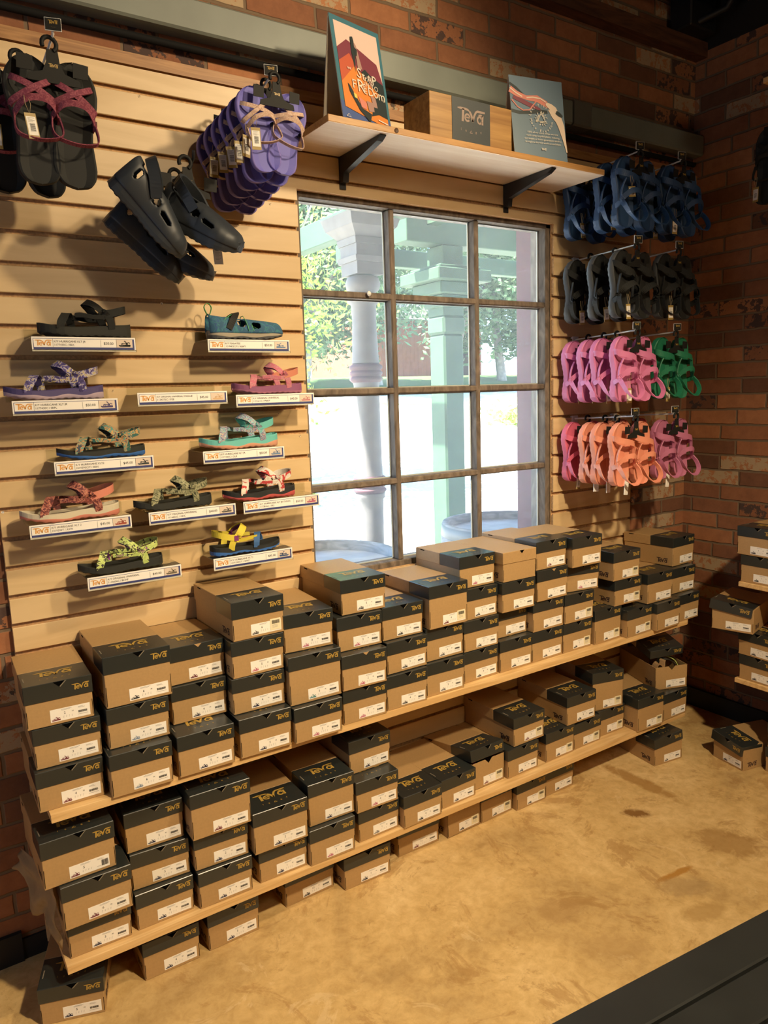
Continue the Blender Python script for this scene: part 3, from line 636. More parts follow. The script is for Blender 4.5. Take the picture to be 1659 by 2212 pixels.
for s_, u, v, sz, an in (('S', .38, .455, .040, -8), ('t', .49, .44, .036, 0), ('r', .54, .437, .026, 0), ('A', .59, .440, .028, 0), ('P', .69, .428, .036, 2), ('IN', .52, .385, .018, 0), ('TO', .65, .378, .020, -6), ('F', .26, .325, .036, 0), ('R', .36, .310, .050, 0), ('E', .48, .352, .020, 0), ('E', .49, .305, .024, 0), ('D', .57, .302, .034, 0), ('o', .69, .300, .034, 0), ('m', .78, .292, .038, 0)):
    b.text(s_, sz, CARDW, P(11) @ Matrix.Translation((u*w, v*h, 0)) @ Matrix.Rotation(R(an), 4, 'Z'))
v_, f_ = stroke([(.0, 0), (.003, .005), (.006, 0), (0, 0)], .0012); b.add(v_, f_, CARDW, P(11) @ Matrix.Translation((.93*w-.01, .288*h, 0)))
logo(b, CARDW, P(11) @ Matrix.Translation((.20*w, .50*h, 0)) @ Matrix.Scale(.016, 4)); pf(b, [X(.72, .075), X(.92, .055), X(.92, .066), X(.72, .086)], CARDW, P(11))
v_, f_ = stroke([(.012, .006), (.02, .014), (.028, .006), (.012, .006)], .0012); b.add(v_, f_, CARDW, P(11)); b.build('printed_face', t)
t, M = easel('slate blue poster card reading Less Plastic More Freedom beside the wooden box', .694, -.205, 2.2545, .206, .266, R(-11), R(8), .075)
b = MB(); w, h = .206, .266; P = lambda k: M @ TF(0, -.0004*k, 0)
pf(b, [(0, 0), (w, 0), (w, h), (0, h)], POSTBLUE, P(1))
def st(pts, wd, m, k): v_, f_ = stroke([X(*p) for p in pts], [q*w for q in wd] if isinstance(wd, list) else wd*w); b.add(v_, f_, m, P(k))
st([(0, .90), (.12, .85), (.26, .775)], [.045, .045, .02], DKG, 2); st([(0, .57), (.15, .555), (.35, .57), (.5, .60), (.68, .60)], [.05, .055, .05, .07, .05], DKG, 2)
st([(0, .83), (.12, .78), (.3, .745), (.5, .75), (.66, .70), (.72, .66)], [.11, .09, .07, .11, .10, .05], CORALI, 3); st([(.05, .735), (.2, .70), (.4, .65), (.55, .62)], [.05, .07, .07, .03], PLUM, 4)
st([(0, .84), (.1, .79), (.22, .75)], .022, IVORY, 5); st([(.02, .70), (.12, .62), (.22, .585), (.34, .60), (.46, .70), (.52, .74)], .018, CORALI, 5); st([(.3, .745), (.42, .76), (.56, .755), (.66, .72)], .02, IVORY, 5)
st([(.66, .70), (.74, .67), (.82, .64), (.86, .60)], [.05, .10, .09, .05], IVORY, 6); st([(.84, .61), (.90, .585), (.955, .56)], [.06, .07, .04], DKG, 7); st([(.72, .63), (.79, .57), (.88, .52), (.92, .44), (.96, .28), (.995, .12)], [.05, .10, .14, .12, .06, .02], IVORY, 5.5)
cx, cy = .545*w, .505*h
for word, a0, d_, flip in (('Less Plastic', 168, -13.6, 1), ('More Freedom', 192, 13.8, -1)):
    for i, ch in enumerate(word):
        a = R(a0 + d_*i); rr = .040 if flip > 0 else .0455
        b.text(ch, .0125, CARDW, P(9) @ Matrix.Translation((cx+rr*math.cos(a), cy+rr*math.sin(a), 0)) @ Matrix.Rotation(a - PI/2*flip, 4, 'Z'), 'CENTER')
for k in range(3):
    A = P(9) @ Matrix.Translation((cx, cy, 0)) @ Matrix.Rotation(k*2*PI/3, 4, 'Z')
    for pts in ([(-.016, -.009), (.020, -.009)], [(-.006, -.013), (.022, -.013)], [(-.004, -.018), (-.009, -.022)], [(.003, -.017), (.003, -.023)], [(.009, -.017), (.014, -.021)]): v_, f_ = stroke(pts, .0022); b.add(v_, f_, CARDW, A)
for i, ln in enumerate(('100% of our iconic straps are now', 'made using recycled plastic, reducing', 'our impact so future generations are free', 'to explore the wild world around them.')): b.text(ln, .0086, CARDW, P(9) @ Matrix.Translation((.55*w, (.315-.040*i)*h, 0)), 'CENTER')
logo(b, CARDW, P(9) @ Matrix.Translation((.50*w, .115*h, 0)) @ Matrix.Scale(.020, 4)); b.build('printed_face', t)
t = thing('wooden_crate', 'laminated wooden box with a charcoal logo plaque standing on the display shelf', 'box', (.325, -.238, 2.2542))
PLY = mat_wood('laminated ply face', (.22, .105, .028), (.42, .24, .075), (1.5, 40, 40), .45, 1.4, .6)
b = MB(); b.cbox(0, .325, 0, .132, 0, .126, PLY, .0015); b.build('body', t)
b = MB(); T0 = TF(.083, -.0008, .0005); b.box(.083, .233, -.0012, .001, .0005, .1250, mat('charcoal plaque', (.030, .038, .042), .5))
LG = mat('dull copper print', (.26, .19, .155), .5); logo(b, LG, TF(.104, -.0016, .060, .108)); year(b, LG, TF(.117, -.0016, .032, .082)); b.build('plaque', t)

# ------------------------------------------------------------------ shoe boxes
INKC = {'k': (.02, .02, .025), 'm': (.16, .02, .035), 'n': (.02, .02, .06), 'p': (.50, .12, .20), 'b': (.20, .27, .38), 't': (.08, .25, .25), 'g': (.12, .12, .13)}
INKM = {k: mat('label ink ' + k, v, .7) for k, v in INKC.items()}
_bc = {}
def body_mesh(w, h, L, opened=False, notch=True):
    key = ('b', round(w, 3), round(h, 3), round(L, 2), opened, notch)
    if key in _bc: return _bc[key]
    b = MB(); z1 = h-.0035
    if not opened: b.cbox(0, w, 0, L, 0, z1, KRAFT, .0014)
    else:
        th = .0022; b.box(0, w, 0, L, 0, th, KRAFT)
        nx = w*.52; pr = [(0, 0), (w, 0), (w, z1-.004), (w-.006, z1), (nx+.016, z1), (nx, z1-.017), (nx-.016, z1), (.006, z1), (0, z1-.004)]
        b.add([(x, 0, z) for x, z in pr] + [(x, th, z) for x, z in pr], [(0, 1, 2, 3, 4, 5), (0, 5, 6, 7, 8), (14, 13, 12, 11, 10, 9), (17, 16, 15, 14, 9)] + [(i, (i+9), (i+1) % 9+9, (i+1) % 9) for i in range(9)], KRAFT)
        b.box(0, w, L-th, L, 0, z1, KRAFT); b.box(0, th, 0, L, 0, z1, KRAFT); b.box(w-th, w, 0, L, 0, z1, KRAFT)
    # corner slits on the front, printed mark on both long sides
    for x in (.0012, w-.0024): b.box(x, x+.0012, -.0004, .0006, .006, h*.42, HOLE)
    logo(b, DARKPRINT, Matrix.Translation((w+.0005, .022, .012)) @ Matrix(((0, 0, 1, 0), (1, 0, 0, 0), (0, 1, 0, 0), (0, 0, 0, 1))) @ Matrix.Scale(.052, 4))
    logo(b, DARKPRINT, Matrix.Translation((-.0005, .074, .012)) @ Matrix(((0, 0, -1, 0), (-1, 0, 0, 0), (0, 1, 0, 0), (0, 0, 0, 1))) @ Matrix.Scale(.052, 4))
    _bc[key] = b.mesh('body'); return _bc[key]
def lid_mesh(w, L, lh, flap=False, rev=False, lift=False):
    key = ('l', round(w, 3), round(L, 2), lh, flap, rev, lift)
    if key in _bc: return _bc[key]
    b = MB(); e = .0022; BL = .105
    if rev:
        b.cbox(-e, w+e, -e, L+e, -lh, 0, KRAFT, .0014); q = w*.56
        b.add([(q-.011, -e-.0003, -.0006), (q+.011, -e-.0003, -.0006), (q, -e-.0003, -.012)], [(0, 2, 1)], HOLE)
    else:
        b.cbox(-e, w+e, -e, BL, -lh, 0, BLACKCARD, .0013); b.cbox(-e, w+e, BL-.0006, L+e, -lh, 0, KRAFT, .0013)
        q = w*.53; d = .015
        if flap: b.add([(q-.010, -e-.0006, -.001), (q+.010, -e-.0006, -.001), (q, -e-.0012, -.010)], [(0, 2, 1)], KRAFT)
        else:
            b.add([(q-d, -e-.0006, -.0006), (q+d, -e-.0006, -.0006), (q, -e-.0006, -d)], [(0, 2, 1)], HOLE)
            b.add([(q, -e-.0008, -d), (q+d, -e-.0008, -.0006), (q+d-.0032, -e-.0010, -.0006), (q-.0010, -e-.0010, -d+.0026)], [(0, 1, 2, 3)], GREYEDGE)  # light on the notch edge painted as a pale strip
        logo(b, GOLD, TF(w*.70, -e-.0005, -lh*.5-.0065, w*.265))
        TT = Matrix.Translation((w*.20, .050, .0005)) @ Matrix.Scale(w*.60, 4); logo(b, GOLD, TT)
        year(b, GOLD, Matrix.Translation((w*.27, .026, .0005)) @ Matrix.Scale(w*.46, 4))
        # locking slots on the lid edges
        for x in (-e-.0003, w+e+.0003): b.box(min(x, x-.0004), max(x, x+.0004), L*.80, L*.80+.022, -.006, -.003, HOLE)
        b.box(.004, .0065, .035, .063, .0001, .0006, GREYEDGE)
    _bc[key] = b.mesh('lid'); return _bc[key]
GREYEDGE = mat('pale card edge and glint', (.20, .175, .13), .6)
def mini(b, m, T):
    b.add([(0, .14, 0), (.02, .05, 0), (.12, 0, 0), (.95, 0, 0), (1, .06, 0), (.97, .17, 0), (.55, .16, 0), (.25, .11, 0)], [tuple(range(8))], m, T)
    for p, w_ in (([(.22, .12), (.24, .24), (.32, .28), (.36, .12)], .06), ([(.30, .26), (.5, .24), (.68, .26)], .055), ([(.62, .15), (.68, .26), (.56, .44), (.46, .46)], .07), ([(.66, .26), (.82, .34), (.92, .32), (.90, .22)], .06), ([(.74, .15), (.72, .28)], .07)):
        v, f = stroke(p, w_); b.add(v, f, m, T)
SIL = [(0, .16), (.05, .30), (.18, .36), (.26, .62), (.33, .40), (.42, .50), (.50, .95), (.60, .92), (.58, .6), (.72, .66), (.78, .42), (1.0, .42), (.98, .12), (.8, 0), (.2, 0)]
def label_mesh(code, w):
    key = ('s', code, round(w, 3))
    if key in _bc: return _bc[key]
    digits = ''.join(c for c in code if c.isdigit()); col = [c for c in code if c in INKC][0]; stick = code.endswith('s') ; wide = code.endswith('w')
    lw = w*.60 if not wide else w*.56; lh = .0305; b = MB(); b.box(0, lw, -.0005, 0, 0, lh, WHITE)
    T = TF(0, -.0009, 0); pf(b, [(.002+x*lw*.20, .0025+y*lh*.42) for x, y in SIL][:], INKM[col], T) if False else None
    mini(b, INKM[col], T @ Matrix.Translation((.0025, .0025, 0)) @ Matrix.Scale(lw*.22, 4))
    def bar(x, y, ww, hh, m): b.add([(x, y, 0), (x+ww, y, 0), (x+ww, y+hh, 0), (x, y+hh, 0)], [(0, 1, 2, 3)], m, T)
    for i, (ww) in enumerate((.26, .22)): bar(lw*.28, lh*(.90-.07*i), lw*ww, lh*.025, GREYINK)
    b.text(digits, .0085, INK, T @ Matrix.Translation((lw*.36, lh*.50, 0)), 'CENTER')
    if not stick and not wide: b.text('M', .0050, INK, T @ Matrix.Translation((lw*.56, lh*.56, 0)), 'CENTER')
    for i in range(4): bar(lw*(.32+.07*i), lh*.22, lw*.012, lh*.06, GREYINK); bar(lw*(.32+.07*i), lh*.33, lw*.022, lh*.03, GREYINK)
    rnd = random.Random(sum(map(ord, digits+col)))
    bx, by, bw, bh = (.70, .36, .22, .18) if not wide else (.80, .18, .17, .5)
    x = lw*bx
    while x < lw*(bx+bw):
        q = rnd.choice((.0004, .0007, .0011)); bar(x, lh*by, q, lh*bh, INK); x += q + rnd.choice((.0004, .0006))
    for i in range(2): bar(lw*.70, lh*(.84-.07*i), lw*(.13+.04*i), lh*.025, GREYINK)
    bar(lw*.68, lh*.22, lw*.26, lh*.03, GREYINK)
    if stick:
        b.box(lw*.63, lw*.985, -.0012, -.0005, lh*.12, lh*1.14, YELLOWPAPER); T = TF(0, -.0016, 0); x = lw*.69
        while x < lw*.93: q = rnd.choice((.0005, .0009)); bar(x, lh*.68, q, lh*.32, INK); x += q + .0006
        for i in range(3): bar(lw*.70, lh*(.55-.1*i), lw*.18, lh*.025, GREYINK)
    _bc[key] = b.mesh('label'); return _bc[key]
ORD = ['', 'first', 'second', 'third', 'fourth', 'fifth', 'sixth', 'seventh', 'eighth', 'ninth', 'tenth', 'eleventh', 'twelfth', 'thirteenth', 'fourteenth', 'fifteenth', 'sixteenth']
COLN = {'k': 'black', 'm': 'maroon', 'n': 'navy', 'p': 'pink', 'b': 'pale blue', 't': 'teal', 'g': 'grey'}
def shoe_box(x, y, z, w, h, yaw, L, code, lab, group, lh=.040, lidM=None, opened=False, flap=False, nolid=False, M=None):
    if M is None: M = Matrix.Translation((x, y, z)) @ Matrix.Rotation(R(yaw), 4, 'Z')
    t = thing('shoe_box', lab, 'shoe box', group=group, M=M)
    rev = code == 'none'
    link('body', body_mesh(w, h, L, opened), t)
    if not nolid: link('lid', lid_mesh(w, L, lh, flap, rev), t, M=lidM if lidM is not None else Matrix.Translation((0, 0, h)))
    if not rev:
        lm = link('label', label_mesh(code, w), t, (w*.345, 0, .0075)); lm.rotation_euler = (0, R(random.uniform(-1.2, 1.2)), 0)
    return t
BOXES = [
('U1a',-0.904,-0.278,0.556,0.148,0.100,-1.1,0.274,'4m'),
('U1b',-0.899,-0.265,0.657,0.148,0.100,-2.2,0.261,'3m'),
('U1c',-0.909,-0.265,0.758,0.148,0.106,-2.1,0.260,'2m'),
('U2a',-0.745,-0.315,0.556,0.148,0.110,-1.6,0.275,'6b'),
('U2b',-0.735,-0.284,0.667,0.148,0.103,-0.9,0.275,'4b'),
('U2c',-0.733,-0.283,0.771,0.160,0.130,-0.9,0.275,'6k'),
('U3a',-0.579,-0.316,0.556,0.148,0.110,-1.2,0.275,'5n'),
('U3b',-0.564,-0.242,0.667,0.148,0.103,-1.6,0.238,'4n'),
('U3c',-0.562,-0.235,0.771,0.150,0.102,-0.3,0.229,'3m'),
('U4a',-0.412,-0.316,0.556,0.148,0.110,-1.2,0.275,'2n'),
('U4b',-0.412,-0.281,0.667,0.148,0.100,-2.7,0.275,'4n'),
('U4c',-0.408,-0.284,0.768,0.148,0.102,-1.1,0.275,'5p'),
('U4d',-0.402,-0.288,0.871,0.148,0.107,0.6,0.275,'6ks'),
('U5a',-0.256,-0.328,0.556,0.148,0.102,-0.5,0.275,'2p'),
('U5b',-0.256,-0.307,0.659,0.160,0.140,-1.9,0.275,'5t'),
('U5c',-0.248,-0.271,0.800,0.148,0.110,-4.7,0.268,'3p'),
('U6a',-0.088,-0.305,0.556,0.148,0.105,-1.3,0.275,'3p'),
('U6b',-0.091,-0.313,0.662,0.148,0.106,-2.2,0.275,'2p'),
('U6c',-0.083,-0.280,0.769,0.148,0.103,-2.1,0.275,'2p'),
('U6d',-0.060,-0.270,0.873,0.148,0.105,-2.2,0.266,'5k'),
('U7a',0.067,-0.301,0.556,0.148,0.109,-1.1,0.275,'4k'),
('U7b',0.078,-0.292,0.666,0.148,0.100,-0.1,0.275,'3k'),
('U7c',0.077,-0.273,0.767,0.148,0.104,-0.8,0.268,'2k'),
('U8a',0.223,-0.291,0.556,0.148,0.110,-2.0,0.275,'3g'),
('U8b',0.233,-0.280,0.667,0.148,0.108,-0.4,0.275,'4g'),
('U8c',0.237,-0.297,0.776,0.150,0.138,-0.3,0.275,'4ms'),
('U9a',0.389,-0.275,0.556,0.148,0.104,0.7,0.268,'4k'),
('U9b',0.393,-0.273,0.661,0.148,0.103,0.2,0.268,'2k'),
('U9c',0.396,-0.265,0.764,0.148,0.104,0.2,0.256,'3k'),
('U9d',0.396,-0.252,0.869,0.148,0.107,-0.4,0.245,'2p'),
('U10a',0.546,-0.276,0.556,0.148,0.110,0.2,0.270,'2k'),
('U10b',0.549,-0.247,0.667,0.148,0.100,-0.1,0.239,'1k'),
('U10c',0.549,-0.286,0.768,0.148,0.103,-0.3,0.275,'3k'),
('U10d',0.555,-0.285,0.872,0.148,0.102,-0.2,0.275,'none'),
('U11a',0.699,-0.273,0.556,0.148,0.109,-0.4,0.269,'4k'),
('U11b',0.702,-0.275,0.666,0.148,0.110,-0.3,0.270,'2k'),
('U11c',0.713,-0.284,0.776,0.148,0.110,0.3,0.275,'1k'),
('U11d',0.714,-0.279,0.887,0.148,0.100,1.0,0.272,'2m'),
('U12a',0.853,-0.274,0.556,0.148,0.109,-0.1,0.270,'1ks'),
('U12b',0.856,-0.279,0.666,0.148,0.107,-0.1,0.274,'1ks'),
('U12c',0.887,-0.255,0.774,0.148,0.100,-8.8,0.253,'3p'),
('U12d',0.872,-0.298,0.875,0.148,0.108,-0.9,0.275,'3k'),
('U13a',1.012,-0.282,0.556,0.146,0.130,0.6,0.271,'1ks'),
('U13b',1.115,-0.286,0.686,0.148,0.100,-1.0,0.275,'1ks'),
('U13c',1.099,-0.292,0.787,0.148,0.110,-0.4,0.275,'13ks'),
('U14a',1.166,-0.306,0.556,0.148,0.109,1.1,0.275,'1ks'),
('U15a',1.321,-0.323,0.556,0.148,0.110,1.5,0.275,'4g'),
('U15b',1.288,-0.302,0.667,0.150,0.118,-0.1,0.275,'11g'),
('U16a',1.474,-0.305,0.556,0.148,0.110,1.7,0.275,'3g'),
('U16b',1.482,-0.271,0.667,0.148,0.104,-0.5,0.266,'10g'),
('U16c',1.518,-0.246,0.772,0.150,0.118,3.0,0.233,'12g'),
('L1a',-0.871,-0.280,0.159,0.148,0.100,-1.1,0.275,'3n'),
('L1b',-0.881,-0.314,0.260,0.160,0.114,-0.3,0.275,'6m'),
('L1c',-0.914,-0.304,0.375,0.165,0.120,0.7,0.275,'5mw'),
('L2a',-0.706,-0.278,0.159,0.148,0.100,-0.4,0.274,'4n'),
('L2b',-0.706,-0.258,0.260,0.148,0.100,-3.4,0.254,'3n'),
('L2c',-0.711,-0.251,0.361,0.148,0.110,-1.7,0.247,'2n'),
('L3a',-0.545,-0.294,0.159,0.148,0.104,-1.6,0.275,'3n'),
('L3b',-0.547,-0.282,0.264,0.148,0.100,-2.6,0.275,'2n'),
('L3c',-0.555,-0.304,0.365,0.163,0.128,-0.8,0.275,'6m'),
('L4a',-0.370,-0.289,0.159,0.148,0.100,-0.3,0.275,'1n'),
('L4b',-0.387,-0.306,0.260,0.163,0.122,-1.1,0.275,'2n'),
('L5a',-0.218,-0.306,0.159,0.148,0.110,-0.9,0.275,'4p'),
('L5b',-0.208,-0.289,0.270,0.150,0.130,-1.2,0.275,'7n'),
('L6a',-0.044,-0.290,0.159,0.148,0.100,0.9,0.275,'1g'),
('L6b',-0.052,-0.297,0.260,0.148,0.100,-1.1,0.275,'4p'),
('L6c',-0.043,-0.248,0.361,0.148,0.106,0.2,0.244,'5n'),
('L7a',0.109,-0.311,0.159,0.148,0.106,0.4,0.275,'4k'),
('L8a',0.270,-0.293,0.159,0.148,0.100,2.0,0.275,'3n'),
('L9a',0.423,-0.266,0.159,0.148,0.100,1.3,0.258,'2ms'),
('L10a',0.577,-0.277,0.159,0.148,0.105,1.4,0.268,'4k'),
('L10b',0.612,-0.270,0.265,0.148,0.105,0.5,0.265,'3ms'),
('L11a',0.768,-0.272,0.159,0.148,0.110,1.1,0.262,'1ks'),
('L11b',0.877,-0.272,0.270,0.148,0.110,-1.7,0.268,'8k'),
('L12a',0.921,-0.266,0.159,0.148,0.100,0.6,0.260,'1ks'),
('L13a',1.073,-0.251,0.159,0.148,0.105,-0.4,0.247,'1ks'),
('L13b',1.054,-0.237,0.265,0.148,0.145,-10.2,0.236,'1ks'),
('L14a',1.231,-0.313,0.159,0.148,0.135,-2.9,0.275,'4ks'),
('L15a',1.396,-0.309,0.159,0.148,0.110,-0.5,0.275,'12g'),
('L15b',1.407,-0.258,0.270,0.148,0.100,-19.9,0.269,'2k'),
('F1',-0.949,-0.260,0.000,0.148,0.100,-18.3,0.269,'5n'),
('F2',-0.697,-0.265,0.000,0.148,0.108,-0.9,0.261,'4n'),
('F3',-0.519,-0.261,0.000,0.148,0.110,-0.0,0.257,'5n'),
('F4',-0.267,-0.224,0.000,0.165,0.105,0.9,0.217,'13k'),
('F5',-0.085,-0.262,0.000,0.165,0.105,-1.3,0.258,'1k'),
('F6',0.143,-0.220,0.000,0.165,0.105,-1.3,0.216,'11m'),
('F7',0.339,-0.233,0.000,0.148,0.100,1.4,0.224,'12ks'),
('F8',0.491,-0.232,0.000,0.148,0.100,1.2,0.223,'1ks'),
('F9',0.645,-0.248,0.000,0.148,0.103,0.6,0.242,'1ks'),
('F10',0.797,-0.240,0.000,0.148,0.103,0.0,0.236,'9k'),
('F11',1.309,-0.336,0.000,0.148,0.100,-8.0,0.275,'1k'),
]

count = {}
for r in BOXES: count[r[0][:-1]] = count.get(r[0][:-1], 0) + 1
WHERE = {'U': 'on the upper wall shelf', 'L': 'on the lower wall shelf', 'F': 'on the floor under the shelves'}
GRP = {'U': 'shoe boxes stacked on the upper wall shelf', 'L': 'shoe boxes stacked on the lower wall shelf', 'F': 'shoe boxes standing on the floor under the shelves'}
for nm, x, y, z, w, h, yaw, L, code in BOXES:
    sh = nm[0]; colm = int(''.join(c for c in nm[1:] if c.isdigit())); lev = 'abcd'.index(nm[-1]) if nm[-1] in 'abcd' else 0
    n = count.get(nm[:-1], 1) if sh != 'F' else 1
    k = ''.join(c for c in code if c.isdigit()); cn = COLN.get([c for c in code if c in COLN][0]) if code != 'none' else ''
    if sh == 'F': lab = 'size %s shoe box on the floor, %s from the left under the lower shelf' % (k, ORD[colm])
    elif code == 'none': lab = 'plain kraft shoe box turned backwards, top of the tenth upper shelf stack by the window'
    else:
        pos = 'alone' if n == 1 else ('bottom' if lev == 0 else ('top' if lev == n-1 else ('second from bottom' if lev == 1 else 'third from bottom')))
        lab = 'size %s shoe box, %s in %s stack from left, %s shelf' % (k, pos, ORD[colm], 'upper' if sh == 'U' else 'lower')
    kw = {}
    if nm in ('U6b', 'U3c', 'U11c'): kw['flap'] = True
    if nm in ('U4d',): kw['lh'] = .047
    if nm in ('U1c', 'U2c', 'L1c'): kw['lh'] = .044
    if nm == 'L9a': kw.update(opened=True, lidM=Matrix.Translation((-.003, .004, h+.046)) @ Matrix.Rotation(R(-9.2), 4, 'X')); lab = 'open shoe box with raised lid and pink strap showing, ninth from left on lower shelf'
    if nm == 'L13b': kw.update(opened=True, lh=.044, lidM=Matrix.Translation((0, 0, h+.010)) @ Matrix.Rotation(R(1.5), 4, 'Y')); lab = 'tall shoe box whose lid sits high over its notch, right part of lower shelf'
    if nm == 'L15b': kw.update(opened=True, lh=.036, lidM=Matrix.Translation((-.004, .03, h+.058)) @ Matrix.Rotation(R(10), 4, 'X') @ Matrix.Rotation(R(-4), 4, 'Y')); lab = 'open shoe box with propped lid and black strap inside, right end of lower shelf'
    if nm == 'F7': kw.update(opened=True, nolid=True); lab = 'open kraft shoe box without lid on the floor, seventh from the left'
    if nm == 'F8': kw['lh'] = .022
    if nm == 'F11': kw['lidM'] = Matrix.Translation((-.004, 0, h+.012)) @ Matrix.Rotation(R(-5), 4, 'Y') @ Matrix.Rotation(R(-3), 4, 'X'); lab = 'shoe box with a tilted lid on the floor near the right corner'
    shoe_box(x, y, z, w, h, yaw, L, code, lab, GRP[sh], **kw)
# boxes against the right wall, fronts facing left
def side_box(x, y, z, yaw, code, lab, w=.150, h=.104, **kw): return shoe_box(x, y, z, w, h, yaw, .275, code, lab, 'shoe boxes along the right brick wall', **kw)
SH = MB()
def side_shelf(z0, x0, y1, lab, ln=1.3):
    t = thing('side_shelf', lab, 'shelf', (x0, y1, z0)); b = MB(); b.cbox(0, XR-x0-.002, -ln, 0, 0, .019, PINE, .002); b.build('board', t)
    for yy in (-.10, -1.0): b = MB(); b.prism([(.02, -.001), (XR-x0-.002, -.001), (XR-x0-.002, -.08), (XR-x0-.025, -.078)], yy-.01, yy+.01, BLACKMETAL, 'y'); b.build('bracket', t)
side_shelf(.718, 1.618, -.472, 'short pine shelf with two blue lit shoe boxes on the right wall')
side_shelf(.323, 1.618, -.472, 'low pine shelf carrying a stack of shoe boxes on the right wall')
side_shelf(2.560, 1.640, -.475, 'high pine shelf at the top right corner of the picture')
side_box(1.630, -.474, .7372, -90, '1k', 'blue lit shoe box directly on the upper right wall shelf', h=.108)
side_box(1.626, -.458, .8460, -91, '1k', 'blue lit shoe box on top of the upper right wall shelf stack', h=.112, w=.155)
side_box(1.630, -.484, .3422, -91, '1k', 'shoe box directly on the low right wall shelf', h=.100)
side_box(1.628, -.478, .4430, -92, '1k', 'shoe box second from bottom on the low right wall shelf', h=.098)
side_box(1.560, -.402, .5430, -75, '11k', 'crooked shoe box with tilted lid topping the low right wall shelf', h=.100, w=.155, lidM=Matrix.Translation((-.004, -.002, .122)) @ Matrix.Rotation(R(7), 4, 'Y') @ Matrix.Rotation(R(-3), 4, 'X'))
side_box(1.574, -.420, 0, -101, '10k', 'shoe box with tilted lid on the floor by the right wall', w=.148, h=.100, lidM=Matrix.Translation((0, -.004, .116)) @ Matrix.Rotation(R(-3), 4, 'X') @ Matrix.Rotation(R(6), 4, 'Y'))
for k in range(3): side_box(1.622, -.612-.004*k, .1015*k, -90, '1k', 'shoe box at the right picture edge, %s of the floor stack' % ('bottom', 'middle', 'top')[k], w=.148, h=.100)
side_box(1.650, -.490, 2.5792, -90, '1k', 'shoe box on the high shelf at the top right corner', h=.10)
# what shows inside the two open boxes
PINKS = mat('pink webbing', (.52, .06, .13), .8)
def loose(name, lab, pts, w, m, wd=(0, 0, 1), th=.003, cat='strap'):
    b = MB(); b.ribbon(pts, w, th, wd, m); o = b.build(name); tag(o, lab, cat)
loose('sandal_strap', 'pink sandal strap poking out of the open box on the lower shelf', [(.445, -.230, .215), (.470, -.235, .262), (.520, -.235, .272), (.550, -.240, .235)], .014, PINKS, (0, 1, .3))
loose('sandal_strap', 'black sandal strap poking out of the open box at the right end', [(1.46, -.20, .33), (1.475, -.235, .385), (1.515, -.26, .372), (1.53, -.275, .335)], .022, BLACKCARD, (.4, 1, 0))
loose('sandal_strap', 'lime edged strap in the open box at the right end', [(1.48, -.19, .335), (1.497, -.22, .386), (1.535, -.25, .374), (1.548, -.268, .338)], .006, mat('lime webbing', (.50, .62, .16), .8), (.4, 1, 0))
loose('tissue_paper', 'crumpled tan tissue paper in the open box at the right end', [(1.425, -.225, .335), (1.435, -.245, .378), (1.455, -.25, .362), (1.47, -.245, .385), (1.475, -.25, .34)], .03, KRAFT_IN, (.2, 1, .2), .0012, 'paper')
# packing paper hanging at the left end of the lower stack
PAP = mat('wrinkled packing paper', (.29, .20, .10), .85, var=.12, vscale=30)
b = MB(); vs = []; NU, NV = 14, 14
for j in range(NV+1):
    for i in range(NU+1):
        u, v = i/NU, j/NV
        zb = .305 - .10*u + .028*math.sin(u*9.5+.6); zz = .378 + (zb-.378)*v; f = 4*u*(1-u)
        xx = -.936 + .046*u - .020*v*(1-u) + .007*math.sin(u*15+v*5)*v + .004*math.sin(v*14+u*3); yy = -.08 - .195*u + .010*math.sin(v*8+u*11)*v
        vs.append((xx, yy, zz))
b.add(vs, [(j*(NU+1)+i, j*(NU+1)+i+1, (j+1)*(NU+1)+i+1, (j+1)*(NU+1)+i) for j in range(NV) for i in range(NU)], PAP, None, True)
o = b.build('packing_paper'); md = o.modifiers.new('thickness', 'SOLIDIFY'); md.thickness = .0008
tag(o, 'sheet of crumpled tan packing paper hanging beside the leftmost lower stack', 'paper')

# ------------------------------------------------------------------ bench in the foreground
t = thing('bench', 'dark slate painted slatted bench in the lower right foreground', 'bench', (-.287, -1.311, 0), R(-5.7))
for k in range(5): b = MB(); b.cbox(-.35, 1.45, -.082-.088*k, -.088*k, .420, .450, BENCHPAINT, .003); b.build('slat', t)
for x in (.1, 1.2):
    b = MB(); b.cbox(x, x+.05, -.40, -.03, .37, .418, BENCHPAINT, .003); b.build('crossbar', t)
    for yy in (-.09, -.36): b = MB(); b.cbox(x, x+.05, yy-.025, yy+.025, 0, .37, BENCHPAINT, .003); b.build('leg', t)

